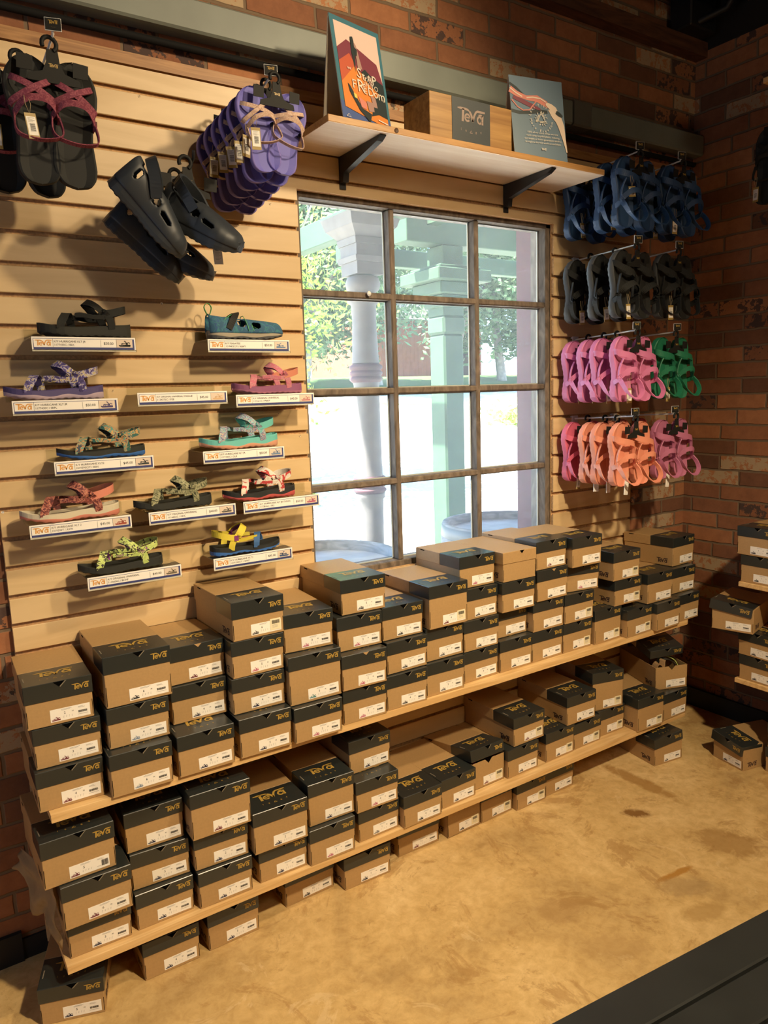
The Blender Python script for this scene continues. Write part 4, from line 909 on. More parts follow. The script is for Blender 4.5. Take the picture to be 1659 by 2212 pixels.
# ------------------------------------------------------------------ footwear
TW = [(0, 0), (.012, .075), (.04, .115), (.09, .145), (.16, .158), (.26, .152), (.38, .142), (.48, .148), (.58, .166), (.68, .184), (.76, .187), (.84, .172), (.90, .145), (.95, .108), (.982, .065), (1.0, 0)]
def hw(t):
    for (a, p), (b_, q) in zip(TW, TW[1:]):
        if t <= b_: return p + (q-p)*(t-a)/(b_-a)
    return 0
def cen(t, side): return side*(.020*math.sin((t-.1)*PI) - .012)
FX = [0, .012, .04, .09, .16, .24, .32, .40, .48, .56, .64, .72, .80, .86, .91, .95, .982, 1.0]
def sole_mesh(L, side, th_heel, th_toe, spring, foot, sidem, out, lugs=True, wavy=.5, wide=1.0, slope=.0):
    """closed sole: footbed, sidewall and outsole with cleats, heel at x=0"""
    FXX = [0, .006, .018, .036, .06] + [.085 + .8*i/40 for i in range(41)] + [.905, .925, .943, .958, .972, .984, .994, 1.0]; b = MB(); vs = []; ns = len(FXX)
    for k, t in enumerate(FXX):
        h = max(hw(t)*wide, .004); c = cen(t, side); up = spring*max(0, (t-.62)/.38)**2 + .25*spring*max(0, (.12-t)/.12)**2
        th = th_heel + (th_toe-th_heel)*min(1, t/.8); arch = .010/L*.2*math.exp(-((t-.4)/.12)**2)
        zb = up + (arch if lugs else 0) + (.0018/L if (lugs and k % 4 > 1) else 0); zt = up + th; zm = up + th*(.44 + .16*math.sin(t*19)*wavy) if wavy else up + th*.3
        for yy, zz in ((-h*.93, zb), (-h*1.02, zb+.10*th), (-h*1.03, zm), (-h*1.03, zm+.0001), (-h, zt-.06*th), (-h*.90, zt+.004), (-h*.5, zt-.020), (h*.5, zt-.020), (h*.90, zt+.004), (h, zt-.06*th), (h*1.03, zm+.0001), (h*1.03, zm), (h*1.02, zb+.10*th), (h*.93, zb)):
            vs.append((t*L, (c+yy)*L, zz*L))
    n = 14; fs = []; ms = []; seg = [out, out, sidem, sidem, sidem, foot, foot, foot, sidem, sidem, sidem, out, out, out]
    for i in range(ns-1):
        for j in range(n): fs.append((i*n+j, i*n+(j+1) % n, (i+1)*n+(j+1) % n, (i+1)*n+j)); ms.append(seg[j])
    fs += [tuple(range(n)), tuple(range((ns-1)*n, ns*n))[::-1]]; ms += [sidem, sidem]
    b.add(vs, fs, ms); b.smooth = [(seg[i % n] is not foot and 1 < (i % n) < 12 and i < n*(ns-1)) for i in range(len(b.f))]; return b.mesh('sole')
def straps(kind, L, side, m1, m2, base, sc=1.0, extra=None, wide=1.0):
    """returns list of (part name, MB) straps in the foot frame; lengths in shares of L"""
    out = []
    def rb(name, pts, w, wd, m, th=.010, loop=False, n=5):
        b = MB(); b.ribbon([(p[0]*L, (p[1]*wide+cen(p[0], side))*L, (base+(p[2])*sc)*L) for p in pts], w*L, th*L, wd, m, None, n, loop); out.append((name, b))
    if kind == 'sport':
        rb('toe_strap', [(.60, -.172, -.03), (.61, -.165, .06), (.64, -.11, .135), (.69, 0, .150), (.74, .11, .10), (.79, .168, .03), (.80, .172, -.03)], .085, (1, .15, 0), m1)
        rb('toe_lining', [(.625, -.150, .05), (.65, -.10, .122), (.70, 0, .136), (.75, .10, .086), (.79, .155, .02)], .070, (1, .15, 0), m2, .006)
        for s in (-1, 1): rb('side_strap', [(.63, s*.135, .115), (.54, s*.155, .115), (.44, s*.165, .10), (.33, s*.168, .10)], .050, (0, .2*s, 1), m1, .009)
        for s in (-1, 1): rb('ankle_anchor', [(.25, s*.150, -.03), (.26, s*.162, .05), (.30, s*.168, .14)], .085, (1, 0, -.3), m1)
        rb('ankle_strap', [(.30, -.172, .10), (.36, -.165, .17), (.43, -.12, .24), (.49, 0, .275), (.43, .12, .24), (.36, .165, .17), (.30, .172, .10)], .095, [(.6, 0, .5), (.6, .1, .5), (.6, 0, -.1), (.6, 0, -.5), (.6, 0, -.1), (.6, -.1, .5), (.6, 0, .5)], m1)
        rb('strap_lining', [(.33, -.150, .13), (.37, -.150, .17), (.43, -.105, .225), (.485, 0, .255), (.43, .105, .225), (.37, .150, .17), (.33, .150, .13)], .085, [(.6, 0, .5), (.6, .1, .5), (.6, 0, -.1), (.6, 0, -.5), (.6, 0, -.1), (.6, -.1, .5), (.6, 0, .5)], m2, .006)
        rb('heel_strap', [(.33, -.168, .135), (.22, -.170, .155), (.10, -.130, .19), (.045, 0, .205), (.10, .130, .19), (.22, .170, .155), (.33, .168, .135)], .080, (0, 0, 1), extra or m1)
        b = MB(); b.cbox(.29*L, .35*L, (-.182*wide+cen(.3, side))*L, (-.168*wide+cen(.3, side))*L, (base+.095*sc)*L, (base+.165*sc)*L, m2, .0008); out.append(('strap_tab', b))
    elif kind == 'slide':      # smooth moulded straps, one piece look
        rb('toe_strap', [(.60, -.17, -.03), (.61, -.172, .05), (.66, -.12, .11), (.70, 0, .13), (.73, .12, .10), (.76, .175, .04), (.76, .175, -.03)], .085, (1, .12, 0), m1, .020)
        for s in (-1, 1): rb('side_strap', [(.66, s*.11, .105), (.56, s*.145, .085), (.46, s*.160, .075), (.36, s*.165, .085)], .050, (0, .5*s, 1), m1, .018)
        for s in (-1, 1): rb('ankle_anchor', [(.30, s*.150, -.03), (.32, s*.165, .04), (.36, s*.168, .10)], .080, (1, 0, -.3), m1, .018)
        rb('ankle_strap', [(.34, -.168, .07), (.41, -.150, .13), (.475, -.08, .18), (.49, 0, .195), (.475, .08, .18), (.41, .150, .13), (.34, .168, .07)], .075, [(1, 0, .5), (1, 0, .3), (1, 0, 0), (1, 0, -.2), (1, 0, 0), (1, 0, .3), (1, 0, .5)], m1, .018)
        rb('heel_strap', [(.34, -.166, .10), (.26, -.170, .17), (.15, -.145, .235), (.065, -.06, .265), (.055, 0, .27), (.065, .06, .265), (.15, .145, .235), (.26, .170, .17), (.34, .166, .10)], .075, (-.35, 0, 1), m1, .018)
    elif kind == 'cord':      # thin crossing straps of the flat sandals
        rb('cross_strap', [(.60, -.165, -.02), (.62, -.155, .05), (.70, -.03, .11), (.78, .10, .07), (.83, .15, -.02)], .052, (1, -.5, 0), m1, .014)
        rb('cross_strap', [(.60, .165, -.02), (.62, .155, .055), (.70, .03, .118), (.78, -.10, .075), (.83, -.15, -.02)], .052, (1, .5, 0), m1, .014)
        rb('instep_strap', [(.50, -.15, -.02), (.53, -.15, .06), (.60, -.09, .16), (.62, 0, .185), (.60, .09, .16), (.53, .15, .06), (.50, .15, -.02)], .050, (1, 0, .3), m1, .014)
        rb('heel_strap', [(.52, -.155, .05), (.40, -.165, .10), (.33, -.13, .15), (.30, 0, .17), (.33, .13, .15), (.40, .165, .10), (.52, .155, .05)], .045, (.3, 0, 1), m1, .013)
        b = MB(); b.box(.515*L, .555*L, (-.178)*L, (-.150)*L, (base+.01*sc)*L, (base+.06*sc)*L, m2); out.append(('strap_tab', b))
    return out
def C3(n, c, r=.7): return mat(n, c, r)
BLK = C3('black webbing', (.009, .010, .009), .85); BLKEVA = C3('black foam', (.011, .012, .011), .75); DKOLIVE = C3('dark olive sole', (.035, .038, .026), .7)
def make_sandal(name, lab, kind, L, side, foot, sidem, out, m1, m2, M, hh=.115, ht=.075, spring=.06, wavy=.5, sc=1.0, extra=None, group='sandals on clear display holders'):
    t = thing(name, lab, 'sandal', group=group, M=M)
    link('sole', sole_mesh(L, side, hh, ht, spring, foot, sidem, out, True, wavy), t)
    for nm, b in straps(kind, L, side, m1, m2, (hh+ht)/2-.004, sc, extra): b.build(nm, t)
    return t
# clear holders with price cards
def holder(x0, ztop, L1, L2, price, thumb, lab, row):
    t = thing('price_holder', lab, 'price holder', (x0, 0, ztop), 0, 'clear holders with price cards')
    w = .249; b = MB(); b.box(0, w, -.098, -.005, -.0025, 0, ACRYL); b.box(0, w, -.0065, -.005, 0, .028, ACRYL); b.box(0, w, -.1005, -.098, -.034, .0012, ACRYL); b.box(0, w, -.105, -.1030, -.036, -.030, ACRYL); b.build('tray', t)
    b = MB(); b.box(.001, w-.001, -.1022, -.1012, -.0345, .0005, WHITE); T = TF(0, -.1028, -.0345)
    def bar(x, y, ww, hh, m, k=0): b.add([(x, y, 0), (x+ww, y, 0), (x+ww, y+hh, 0), (x, y+hh, 0)], [(0, 1, 2, 3)], m, Matrix.Translation((0, -.0002*k, 0)) @ T)
    bar(.0045, .0045, w-.009, .0265, NAVY); bar(.0055, .0100, w-.0155 if False else w-.0145, .0200, WHITE, 1)
    bar(w-.0490, .0100, .040, .0200, THUMBBG, 2); bar(w-.0495, .0100, .0006, .0200, INK, 3); bar(.0485, .0100, .0005, .0200, INK, 3); bar(w-.088, .0112, .0005, .0165, INK, 3)
    logo(b, ORANGE, Matrix.Translation((0, -.0006, 0)) @ T @ Matrix.Translation((.0075, .0135, 0)) @ Matrix.Scale(.0385, 4))
    K = Matrix.Translation((0, -.0006, 0)) @ T
    b.text(L1, .0070 if len(L1) < 27 else .0060, INK, K @ Matrix.Translation((.0510, .0215, 0))); b.text(L2, .0070, INK, K @ Matrix.Translation((.0510, .0135, 0)))
    b.text(price, .0088, INK, K @ Matrix.Translation((w-.0685, .0170, 0)), 'CENTER')
    fl = -1 if row in ('NAVY', 'WMT') else 1
    mini(b, thumb, Matrix.Translation((0, -.0008, 0)) @ T @ Matrix.Translation((w-.029 - fl*.015, .0125, 0)) @ Matrix.Diagonal((fl*.030, .030, 1, 1)))
    b.build('price_card', t); return t
THUMBBG = mat('cream thumbnail ground', (.70, .58, .47), .6)
HZ = lambda k: 1.6705 - .1524*k
lb = lambda s: 'clear holder with white price card, %s' % s
LIGHTB = C3('light blue', (.15, .24, .38)); PINKT = C3('thumb pink', (.52, .22, .22)); PUR = C3('deep purple foam', (.065, .050, .155))
holder(-.791, HZ(0), 'K/Y HURRICANE XLT JR', '1177430C / BLK', '$50.00', BLK, lb('under the all black sandal at top left'), 'BLK')
holder(-.349, HZ(0), 'K/Y MANATEE', '1019403C/Y / NAVY', '$50.00', LIGHTB, lb('under the blue closed toe shoe'), 'NAVY')
holder(-.848, HZ(1), 'K/Y HURRICANE XLT JR', '1177430C / SRPL', '$50.00', PUR, lb('under the purple patterned sandal'), 'x')
holder(-.550, HZ(1)+.012, 'K/Y ORIGINAL UNIVERSAL SPARKLIE', '1134376C / PEB', '$45.00', C3('thumb peach', (.66, .45, .26)), lb('the only one carrying no sandal'), 'x')
holder(-.277, HZ(1), 'K/Y ORIGINAL UNIVERSAL', '1121611C / PNKP', '$45.00', PINKT, lb('under the dusty pink sandal by the window'), 'x')
holder(-.768, HZ(2), 'K/Y HURRICANE XLT2', '1019390C/Y / BBN', '$45.00', C3('thumb black', (.04, .05, .05)), lb('under the sandal with teal orange straps'), 'x')
holder(-.384, HZ(2), 'K/Y HURRICANE XLT JR', '1177430C / OLR', '$50.00', LIGHTB, lb('under the turquoise sandal'), 'x')
holder(-.839, HZ(3), 'K/Y HURRICANE XLT 2', '1019390Y / AVW', '$45.00', C3('thumb rust', (.35, .07, .04)), lb('under the cream and maroon sandal'), 'x')
holder(-.546, HZ(3), 'K/Y ORIGINAL UNIVERSAL', '1116656C / GHC', '$40.00', C3('thumb grey', (.12, .11, .09)), lb('under the olive camouflage sandal'), 'x')
holder(-.275, HZ(3), 'K/Y HURRICANE XLT JR OLEAN', '1173816C / FRS', '$50.00', C3('thumb magenta', (.42, .10, .18)), lb('under the red and white strapped sandal'), 'x')
holder(-.716, HZ(4), 'K/Y ORIGINAL UNIVERSAL', '1116656C / BCHF', '$40.00', C3('thumb tan', (.16, .13, .08)), lb('under the lime strapped sandal at the bottom'), 'x')
holder(-.375, HZ(4), 'K/Y HURRICANE XLT2', '1019390C/Y / WMT', '$45.00', C3('thumb navy', (.05, .09, .20)), lb('under the yellow strapped sandal'), 'WMT')
# display sandals: toe to the left (rotation 180 about z) unless said otherwise
def disp(x0, x1, row, yaw=0, flip=False, dz=.0003):
    """heel at the right end unless flipped"""
    L = x1-x0; z = HZ(row)+dz
    if flip: return L, Matrix.Translation((x0, -.054, z)) @ Matrix.Rotation(R(yaw), 4, 'Z')
    return L, Matrix.Translation((x1, -.054, z)) @ Matrix.Rotation(PI + R(yaw), 4, 'Z')
G = lambda s: s
def ds(x0, x1, row, lab, kind, foot, sidem, out, m1, m2, sd=1, yaw=2, flip=False, **kw):
    L, M = disp(x0, x1, row, yaw, flip); return make_sandal('sandal', lab, kind, L, sd, foot, sidem, out, m1, m2, M, **kw)
DKB = C3('near black foam', (.018, .019, .015), .8)
ds(-.768, -.540, 0, 'all black strap sandal on the top left clear holder', 'sport', DKB, DKB, DKB, BLK, BLK, hh=.15, ht=.10, wavy=0)
PUP = mat_pattern('purple camo webbing', [(.050, .038, .14), (.10, .08, .26), (.42, .40, .45), (.48, .38, .16), (.07, .05, .16)], 90)
LILAC = C3('pale lilac rubber', (.45, .35, .42))
ds(-.858, -.622, 1, 'purple strap sandal with pale lilac outsole and patterned straps', 'sport', PUR, PUR, LILAC, PUP, PUR, hh=.14, ht=.09, wavy=.6)
PKD = C3('magenta foam', (.24, .075, .16)); PKS = mat_pattern('dusty pink webbing', [(.46, .17, .22), (.52, .22, .24), (.50, .14, .20)], 80)
ds(-.270, -.048, 1, 'dusty pink strap sandal with magenta sole next to the window', 'sport', PKD, PKD, C3('pink rubber', (.42, .16, .24)), PKS, PKS, hh=.13, ht=.09, wavy=0, extra=C3('salmon webbing', (.55, .20, .12)))
MUL = mat_pattern('teal orange woven webbing', [(.03, .12, .11), (.50, .30, .12), (.10, .28, .24), (.42, .22, .10), (.04, .06, .09)], 60)
BLUER = C3('bright blue rubber', (.035, .13, .40))
ds(-.752, -.528, 2, 'black sandal with blue outsole and teal orange woven straps', 'sport', DKB, DKB, BLUER, MUL, BLK, hh=.12, ht=.08, wavy=.4)
TURQ = C3('turquoise foam', (.13, .46, .42)); PEACH = C3('peach rubber', (.66, .33, .21)); FLO = mat_pattern('floral turquoise webbing', [(.14, .46, .45), (.42, .46, .50), (.12, .16, .30), (.55, .35, .30), (.16, .50, .46)], 110)
ds(-.377, -.137, 2, 'turquoise sandal with peach outsole and floral straps', 'sport', TURQ, TURQ, PEACH, FLO, TURQ, hh=.15, ht=.09, wavy=.6, extra=TURQ)
CREAM = C3('cream foam', (.55, .49, .36)); SALM = C3('salmon rubber', (.62, .22, .15)); MAR = mat_pattern('maroon leaf webbing', [(.10, .025, .025), (.22, .05, .04), (.45, .18, .12), (.13, .03, .04)], 70)
ds(-.852, -.608, 3, 'cream soled sandal with maroon leaf straps, left side fourth row', 'sport', CREAM, CREAM, SALM, MAR, C3('dark maroon', (.12, .03, .03)), hh=.13, ht=.08, wavy=.5, extra=SALM)
CAMO = mat_pattern('olive camouflage webbing', [(.05, .055, .03), (.22, .22, .12), (.34, .33, .20), (.10, .11, .06)], 80)
ds(-.572, -.352, 3, 'dark sandal with olive camouflage straps, middle of fourth row', 'sport', DKB, DKB, DKB, CAMO, BLK, hh=.13, ht=.08, wavy=0)
REDR = C3('coral red rubber', (.52, .09, .08)); REDW = mat_pattern('red and white webbing', [(.46, .05, .05), (.62, .56, .48), (.66, .60, .52)], 40)
ds(-.318, -.088, 3, 'black sandal with red outsole and red white straps by the window', 'sport', BLKEVA, BLKEVA, REDR, REDW, C3('red lining', (.30, .04, .05)), hh=.14, ht=.09, wavy=.6)
LIME = mat_pattern('lime zebra webbing', [(.46, .58, .16), (.56, .66, .22), (.04, .04, .03), (.50, .60, .18), (.26, .06, .28)], 55)
ds(-.728, -.504, 4, 'black sandal with lime patterned straps, bottom left holder', 'sport', DKB, DKB, DKOLIVE, LIME, C3('purple lining', (.13, .03, .14)), hh=.12, ht=.08, wavy=0)
YEL2 = C3('yellow webbing', (.66, .54, .05)); BLW = C3('blue webbing', (.035, .11, .28))
sd = ds(-.366, -.150, 4, 'black sandal with blue outsole, yellow heel strap and blue toe strap', 'sport', BLKEVA, BLKEVA, BLUER, YEL2, C3('purple webbing', (.20, .03, .16)), flip=True, yaw=-2, hh=.12, ht=.08, wavy=.5, extra=YEL2)
for ch in sd.children:
    if ch.name.split('.')[0] in ('toe_strap', 'toe_lining'): ch.data.materials.clear(); ch.data.materials.append(BLW)

# closed water shoes: lofted shell with cut-outs
def shell(L, side, H, holes, m, wd=.99, top_open=(.04, .46), base=.08, toe=.20):
    NU_, NV_ = 66, 38; vs = []; fs = []
    def hgt(t):
        if t < .5: return H*(.92 - .10*math.sin(t*6)) if t < .2 else H*(.84 - .10*(t-.2)/.3)
        return toe + (H*.74-toe)*max(0, 1-(t-.5)/.46)**.85
    for i in range(NU_+1):
        t = .020 + .950*i/NU_; h = hw(t)*wd; c = cen(t, side); hh_ = hgt(t)*(1 if t < .9 else max(.30, 1-((t-.9)/.1)**2*.7))
        if t < .08: hh_ *= 1
        for j in range(NV_+1):
            a = PI*j/NV_; ca, sa = math.cos(a), math.sin(a)
            y = -h*(abs(ca)**.62)*(1 if ca > 0 else -1); z = base + (hh_-base)*(abs(sa)**.75)
            if t < .5: y *= 1 - .22*max(0, z-.14)
            vs.append((t*L, (c+y)*L, z*L))
    def hole(t, q):
        if top_open[0] < t < top_open[1] and .36 < q < .64: return True
        qq = min(q, 1-q)
        return any(((t-a)/ra)**2 + ((qq-b_)/rb)**2 < 1 for a, b_, ra, rb in holes)
    for i in range(NU_):
        for j in range(NV_):
            if hole(.020+.950*(i+.5)/NU_, (j+.5)/NV_): continue
            a = i*(NV_+1)+j; fs.append((a, a+1, a+NV_+2, a+NV_+1))
    # heel counter
    b = MB(); b.add(vs, fs, m, None, True); return b
def water_shoe(name, lab, L, side, H, holes, m, sm, om, M, group=None, parent=None, open_=(.04, .46)):
    t = parent if parent else thing(name, lab, 'shoe', group=group, M=M)
    so = link('sole', sole_mesh(L, side, .10, .075, .06, m, sm, om, True, .5, 1.05), t, M=M if parent else None)
    b = shell(L, side, H, holes, m, top_open=open_); o = b.build('upper', t, M=M if parent else None)
    md = o.modifiers.new('thickness', 'SOLIDIFY'); md.thickness = .0035; md.offset = -1
    md = o.modifiers.new('round', 'SUBSURF'); md.levels = 1; md.render_levels = 1
    return t, so, o
MANB = mat_pattern('blue teal mesh', [(.035, .10, .22), (.04, .17, .20), (.03, .10, .18)], 50); GREENC = C3('green cord', (.12, .42, .14))
L, M = disp(-.333, -.108, 0, -4, True)
t, so, up_ = water_shoe('water_shoe', 'blue teal closed toe water shoe on the top right clear holder, toe right', L, 1, .34, [(.60, .17, .055, .10), (.42, .22, .06, .12)], MANB, C3('taupe midsole', (.30, .26, .19)), C3('dark grey outsole', (.06, .06, .06)), M, 'sandals on clear display holders')
b = MB()
for k in range(4): x = .50+.065*k; zt = .30-.045*k-.04*(k > 1); b.tube([(x*L, -.17*L, .11*L), (x*L-.004, -.15*L, (.11+zt)*.5*L), ((x-.03)*L, -.05*L, zt*L), ((x-.03)*L, .05*L, zt*L), (x*L, .16*L, .12*L)], .0010, GREENC, 6)
b.tube([(.16*L, -.165*L, .12*L), (.26*L, -.15*L, .22*L), (.34*L, -.12*L, .30*L)], .0010, GREENC, 6); b.tube([(.12*L, -.155*L, .14*L), (.22*L, -.14*L, .26*L), (.30*L, -.11*L, .31*L)], .0010, GREENC, 6); b.build('elastic_lace', t)
b = MB(); b.ribbon([(.03*L, -.01*L, .30*L), (-.005*L, 0, .40*L), (.04*L, .0, .45*L), (.085*L, 0, .40*L), (.06*L, .0, .31*L)], .009, .0015, (0, 1, 0), GREENC); b.build('pull_loop', t)
b = MB(); b.ribbon([(.24*L, -.178*L, .13*L), (.30*L, -.172*L, .24*L), (.36*L, -.11*L, .315*L), (.38*L, 0, .34*L), (.36*L, .11*L, .315*L), (.30*L, .172*L, .24*L)], .018, .003, (1, 0, .2), BLKEVA); b.build('ankle_strap', t)

# ------------------------------------------------------------------ pegs, hangers, tags
GOLDCARD = C3('gold card', (.36, .25, .07), .5)
def peg(x, zr, ln, lab, rise=.012, sign=True, m=CHROME):
    t = thing('peg_hook', lab, 'display hook', (x, 0, zr))
    b = MB(); b.box(-.016, .016, -.004, -.001, -.048, .012, WHITEPLASTIC if sign else BLACKMETAL); b.box(-.013, .013, -.001, .010, .004, .010, WHITEPLASTIC if sign else BLACKMETAL); b.build('back_plate', t)
    pts = [(0, -.003, 0), (0, -ln*.5, rise*.5), (0, -ln, rise), (0, -ln-.002, rise+.014)] if sign else [(0, -.003, 0), (0, -ln*.8, rise*.5), (0, -ln*.97, rise+.004), (0, -ln, rise+.022)]
    b = MB(); b.tube(pts, .0030 if sign else .0042, m, 8); b.build('rod', t)
    if sign:
        T = Matrix.Translation((.001, -ln-.004, rise+.016)) @ Matrix.Rotation(R(-14), 4, 'Z'); b = MB(); b.box(-.017, .017, -.0022, 0, -.012, .014, WHITEPLASTIC, T); b.box(-.016, .016, -.0028, -.0020, -.011, .013, BLACKPLASTIC, T)
        logo(b, GOLD, T @ TF(-.010, -.0032, .0015, .020)); year(b, GOLD, T @ TF(-.006, -.0032, -.005, .012)); b.build('sign_plate', t)
    return t
peg(-.707, 2.276, .250, 'display hook with black plate carrying the black sandals, top left', .026)
peg(-.192, 2.280, .250, 'display hook with black plate carrying the purple sandals', .030)
peg(-.375, 2.100, .165, 'black hook carrying the dark water shoes', .012, False, BLACKMETAL)
HY = {'blue': 2.306, 'black': 1.998, 'pink': 1.698, 'coral': 1.388}
for nm, z, s1, s2 in (('blue', 2.306, 'blue', 'blue'), ('black', 1.998, 'black', 'black'), ('pink', 1.698, 'pink', 'green'), ('coral', 1.388, 'coral', 'mauve')):
    peg(1.204, z, .288, 'white rod display hook carrying %s sandals, left of its pair right of window' % s1, .010 if nm != 'blue' else .016)
    peg(1.441, z, .288, 'white rod display hook carrying %s sandals, nearest the brick corner' % s2, .010 if nm != 'blue' else .016)
_hm = {}
def hanger_mesh(big=1.0):
    if big in _hm: return _hm[big]
    b = MB(); s = big
    b.prism([(-.048*s, -.078*s), (.048*s, -.078*s), (.046*s, -.066*s), (.020*s, -.058*s), (.012*s, -.040*s), (.010*s, -.018*s), (-.010*s, -.018*s), (-.012*s, -.040*s), (-.020*s, -.058*s), (-.046*s, -.066*s)][::-1], -.0012, .0012, BLACKPLASTIC, 'y')
    b.tube([(-.004*s+.013*s*math.cos(R(a)), 0, -.009*s+.013*s*math.sin(R(a))) for a in range(-60, 215, 22)], .0042*s, BLACKPLASTIC, 8)
    for sx in (-1, 1): b.prism([(sx*.050*s-.016*s, -.062*s), (sx*.050*s+.012*s, -.062*s), (sx*.050*s+.014*s, -.036*s), (sx*.050*s-.014*s, -.034*s)], -.0030, -.0012, BLACKPLASTIC, 'y')
    logo(b, GOLD, TF(-.009*s, -.0018, -.050*s, .018*s)); _hm[big] = b.mesh('hanger'); return _hm[big]
_tm = {}
def tag_mesh(kind='barcode'):
    if kind in _tm: return _tm[kind]
    b = MB(); w, h = (.024, .052) if kind != 'square' else (.030, .034)
    outer = GOLDCARD if kind in ('barcode', 'square') else WHITEPLASTIC
    b.box(-w/2, w/2, -.0008, .0004, -h, 0, outer); b.box(-w/2+.002, w/2-.002, -.0012, -.0007, -h*.86, -h*.14, WHITE)
    T = TF(0, -.0016, 0)
    if kind != 'info':
        for k in range(9): y = -h*.42-k*.0019; b.add([(-.005, y, 0), (.006, y, 0), (.006, y+[.0006, .0012][k % 2], 0), (-.005, y+[.0006, .0012][k % 2], 0)], [(0, 1, 2, 3)], INK, T)
    for k in range(4 if kind != 'info' else 10): y = -h*.20-k*.0026*(1 if kind != 'info' else 1.3); ww = [.014, .010][k % 2]; b.add([(-.007, y, 0), (-.007+ww, y, 0), (-.007+ww, y+.0007, 0), (-.007, y+.0007, 0)], [(0, 1, 2, 3)], GREYINK, T)
    _tm[kind] = b.mesh('hang_tag'); return _tm[kind]
STRING = C3('tan string', (.45, .34, .18))
_sm = {}
def string_mesh(n):
    if n in _sm: return _sm[n]
    b = MB(); b.tube([(-.004, 0, n), (-.006, -.003, n*.5), (0, 0, -.003), (.005, -.003, n*.5), (.003, 0, n)], .0006, STRING, 5); _sm[n] = b.mesh('tag_string'); return _sm[n]
# foot frame -> hanging frame: toe up, footbed towards the room
UPR = Matrix(((0, -1, 0, 0), (0, 0, -1, 0), (1, 0, 0, 0), (0, 0, 0, 1)))
_cache = {}
def sandal_parts(key, kind, L, side, pal, hh, ht, spring, wavy, sc, wide=1.0):
    k = (key, side)
    if k not in _cache:
        foot, sidem, out, m1, m2 = pal
        _cache[k] = (sole_mesh(L, side, hh, ht, spring, foot, sidem, out, wavy is not None, wavy or 0, wide), [(nm, b.mesh(nm)) for nm, b in straps(kind, L, side, m1, m2, (hh+ht)/2-.004, sc, None, wide)])
    return _cache[k]
def pair(lab, x, y, z, key, kind, L, pal, group, tagk='barcode', spread=.052, tilt=0, hh=.13, ht=.10, spring=.03, wavy=.3, sc=1.0, rz=0, tagside=-1, taglen=.035, drop=-.016, tagz=-.6, hang=1.0, M=None, wide=1.0):
    base = M if M is not None else Matrix.Translation((x, y, z)) @ Matrix.Rotation(R(rz), 4, 'Z')
    t = thing('sandal_pair', lab, 'sandals', group=group, M=base)
    for s in (-1, 1):
        so, st_ = sandal_parts(key, kind, L, s, pal, hh, ht, spring, wavy, sc, wide)
        Mx = Matrix.Translation((s*spread, .012, drop)) @ Matrix.Rotation(R(s*tilt), 4, 'Y') @ Matrix.Translation((0, 0, -L)) @ UPR
        o = link('sandal', so, t, M=Mx)
        for nm, me in st_: link(nm, me, o)
    ho = link('hanger', hanger_mesh(hang), t, M=Matrix.Translation((.004, -.030 if kind != 'cord' else -.022, .003)))
    g = link('hang_tag', tag_mesh(tagk), t, M=Matrix.Translation((tagside*spread + tagside*.012, -.050, L*tagz)) @ Matrix.Rotation(R(random.uniform(-7, 7)), 4, 'Y') @ Matrix.Rotation(R(random.uniform(-12, 12)), 4, 'Z'))
    link('tag_string', string_mesh(taglen), g)
    return t
def pal1(n, c, r=.55): m = C3(n, c, r); return (m, m, m, m, m)
PINK = pal1('bubblegum pink foam', (.60, .18, .36)); GREEN = pal1('emerald foam', (.012, .17, .085)); CORAL = pal1('coral foam', (.72, .27, .17)); HOT = pal1('hot pink foam', (.66, .13, .22)); MAUVE = pal1('mauve pink foam', (.46, .15, .26)); CRIM = pal1('crimson foam', (.40, .05, .07))
NAVYP = pal1('navy blue foam', (.016, .055, .150)); BLKP = (BLKEVA, C3('charcoal foam', (.05, .055, .06)), C3('charcoal rubber', (.07, .075, .08)), BLK, BLK)
for ys, lab in ((-.272, 'front of the four on the left hook'), (-.180, 'second of the four on the left hook'), (-.118, 'third of the four on the left hook'), (-.042, 'nearest the wall on the left hook')):
    pair('bubblegum pink moulded sandals, %s' % lab, 1.200, ys, HY['pink']+.006, 'pink', 'slide', .236, PINK, 'bubblegum pink sandals on one hook', hang=1.0, sc=1.0 if ys < -.2 else .55, tagz=-.86, wide=1.2, spread=.057)
pair('emerald green moulded sandals on the hook next to the pink ones', 1.437, -.262, HY['pink']+.006, 'green', 'slide', .232, GREEN, 'moulded sandals on white hooks', tagz=-.88, wide=1.2, spread=.057)
for i, (ys, lab) in enumerate(((-.270, 'front of the three'), (-.185, 'middle of the three'), (-.128, 'rearmost of the three'))):
    pair('coral orange moulded sandals, %s on the lowest left hook' % lab, 1.200, ys, HY['coral']+.006, 'coral%d' % i, 'slide', .236, CORAL, 'coral sandals on one hook', 'info', sc=(1.0, .6, .5)[i], tagz=-.96, wide=1.2, spread=.057)
pair('hot pink moulded sandals behind the coral ones nearest the wall', 1.200, -.042, HY['coral']+.006, 'hot', 'slide', .234, HOT, 'moulded sandals on white hooks', sc=.6, tagz=-.96, wide=1.2, spread=.057)
pair('mauve pink moulded sandals on the lowest hook by the corner', 1.437, -.272, HY['coral']+.006, 'mauve', 'slide', .228, MAUVE, 'moulded sandals on white hooks', 'info', tagz=-.96, wide=1.2, spread=.057)
pair('crimson moulded sandals half hidden between the coral and mauve pairs', 1.437, -.085, HY['coral']+.006, 'crim', 'slide', .225, CRIM, 'moulded sandals on white hooks', sc=.6, tagz=-.93, wide=1.2, spread=.057)
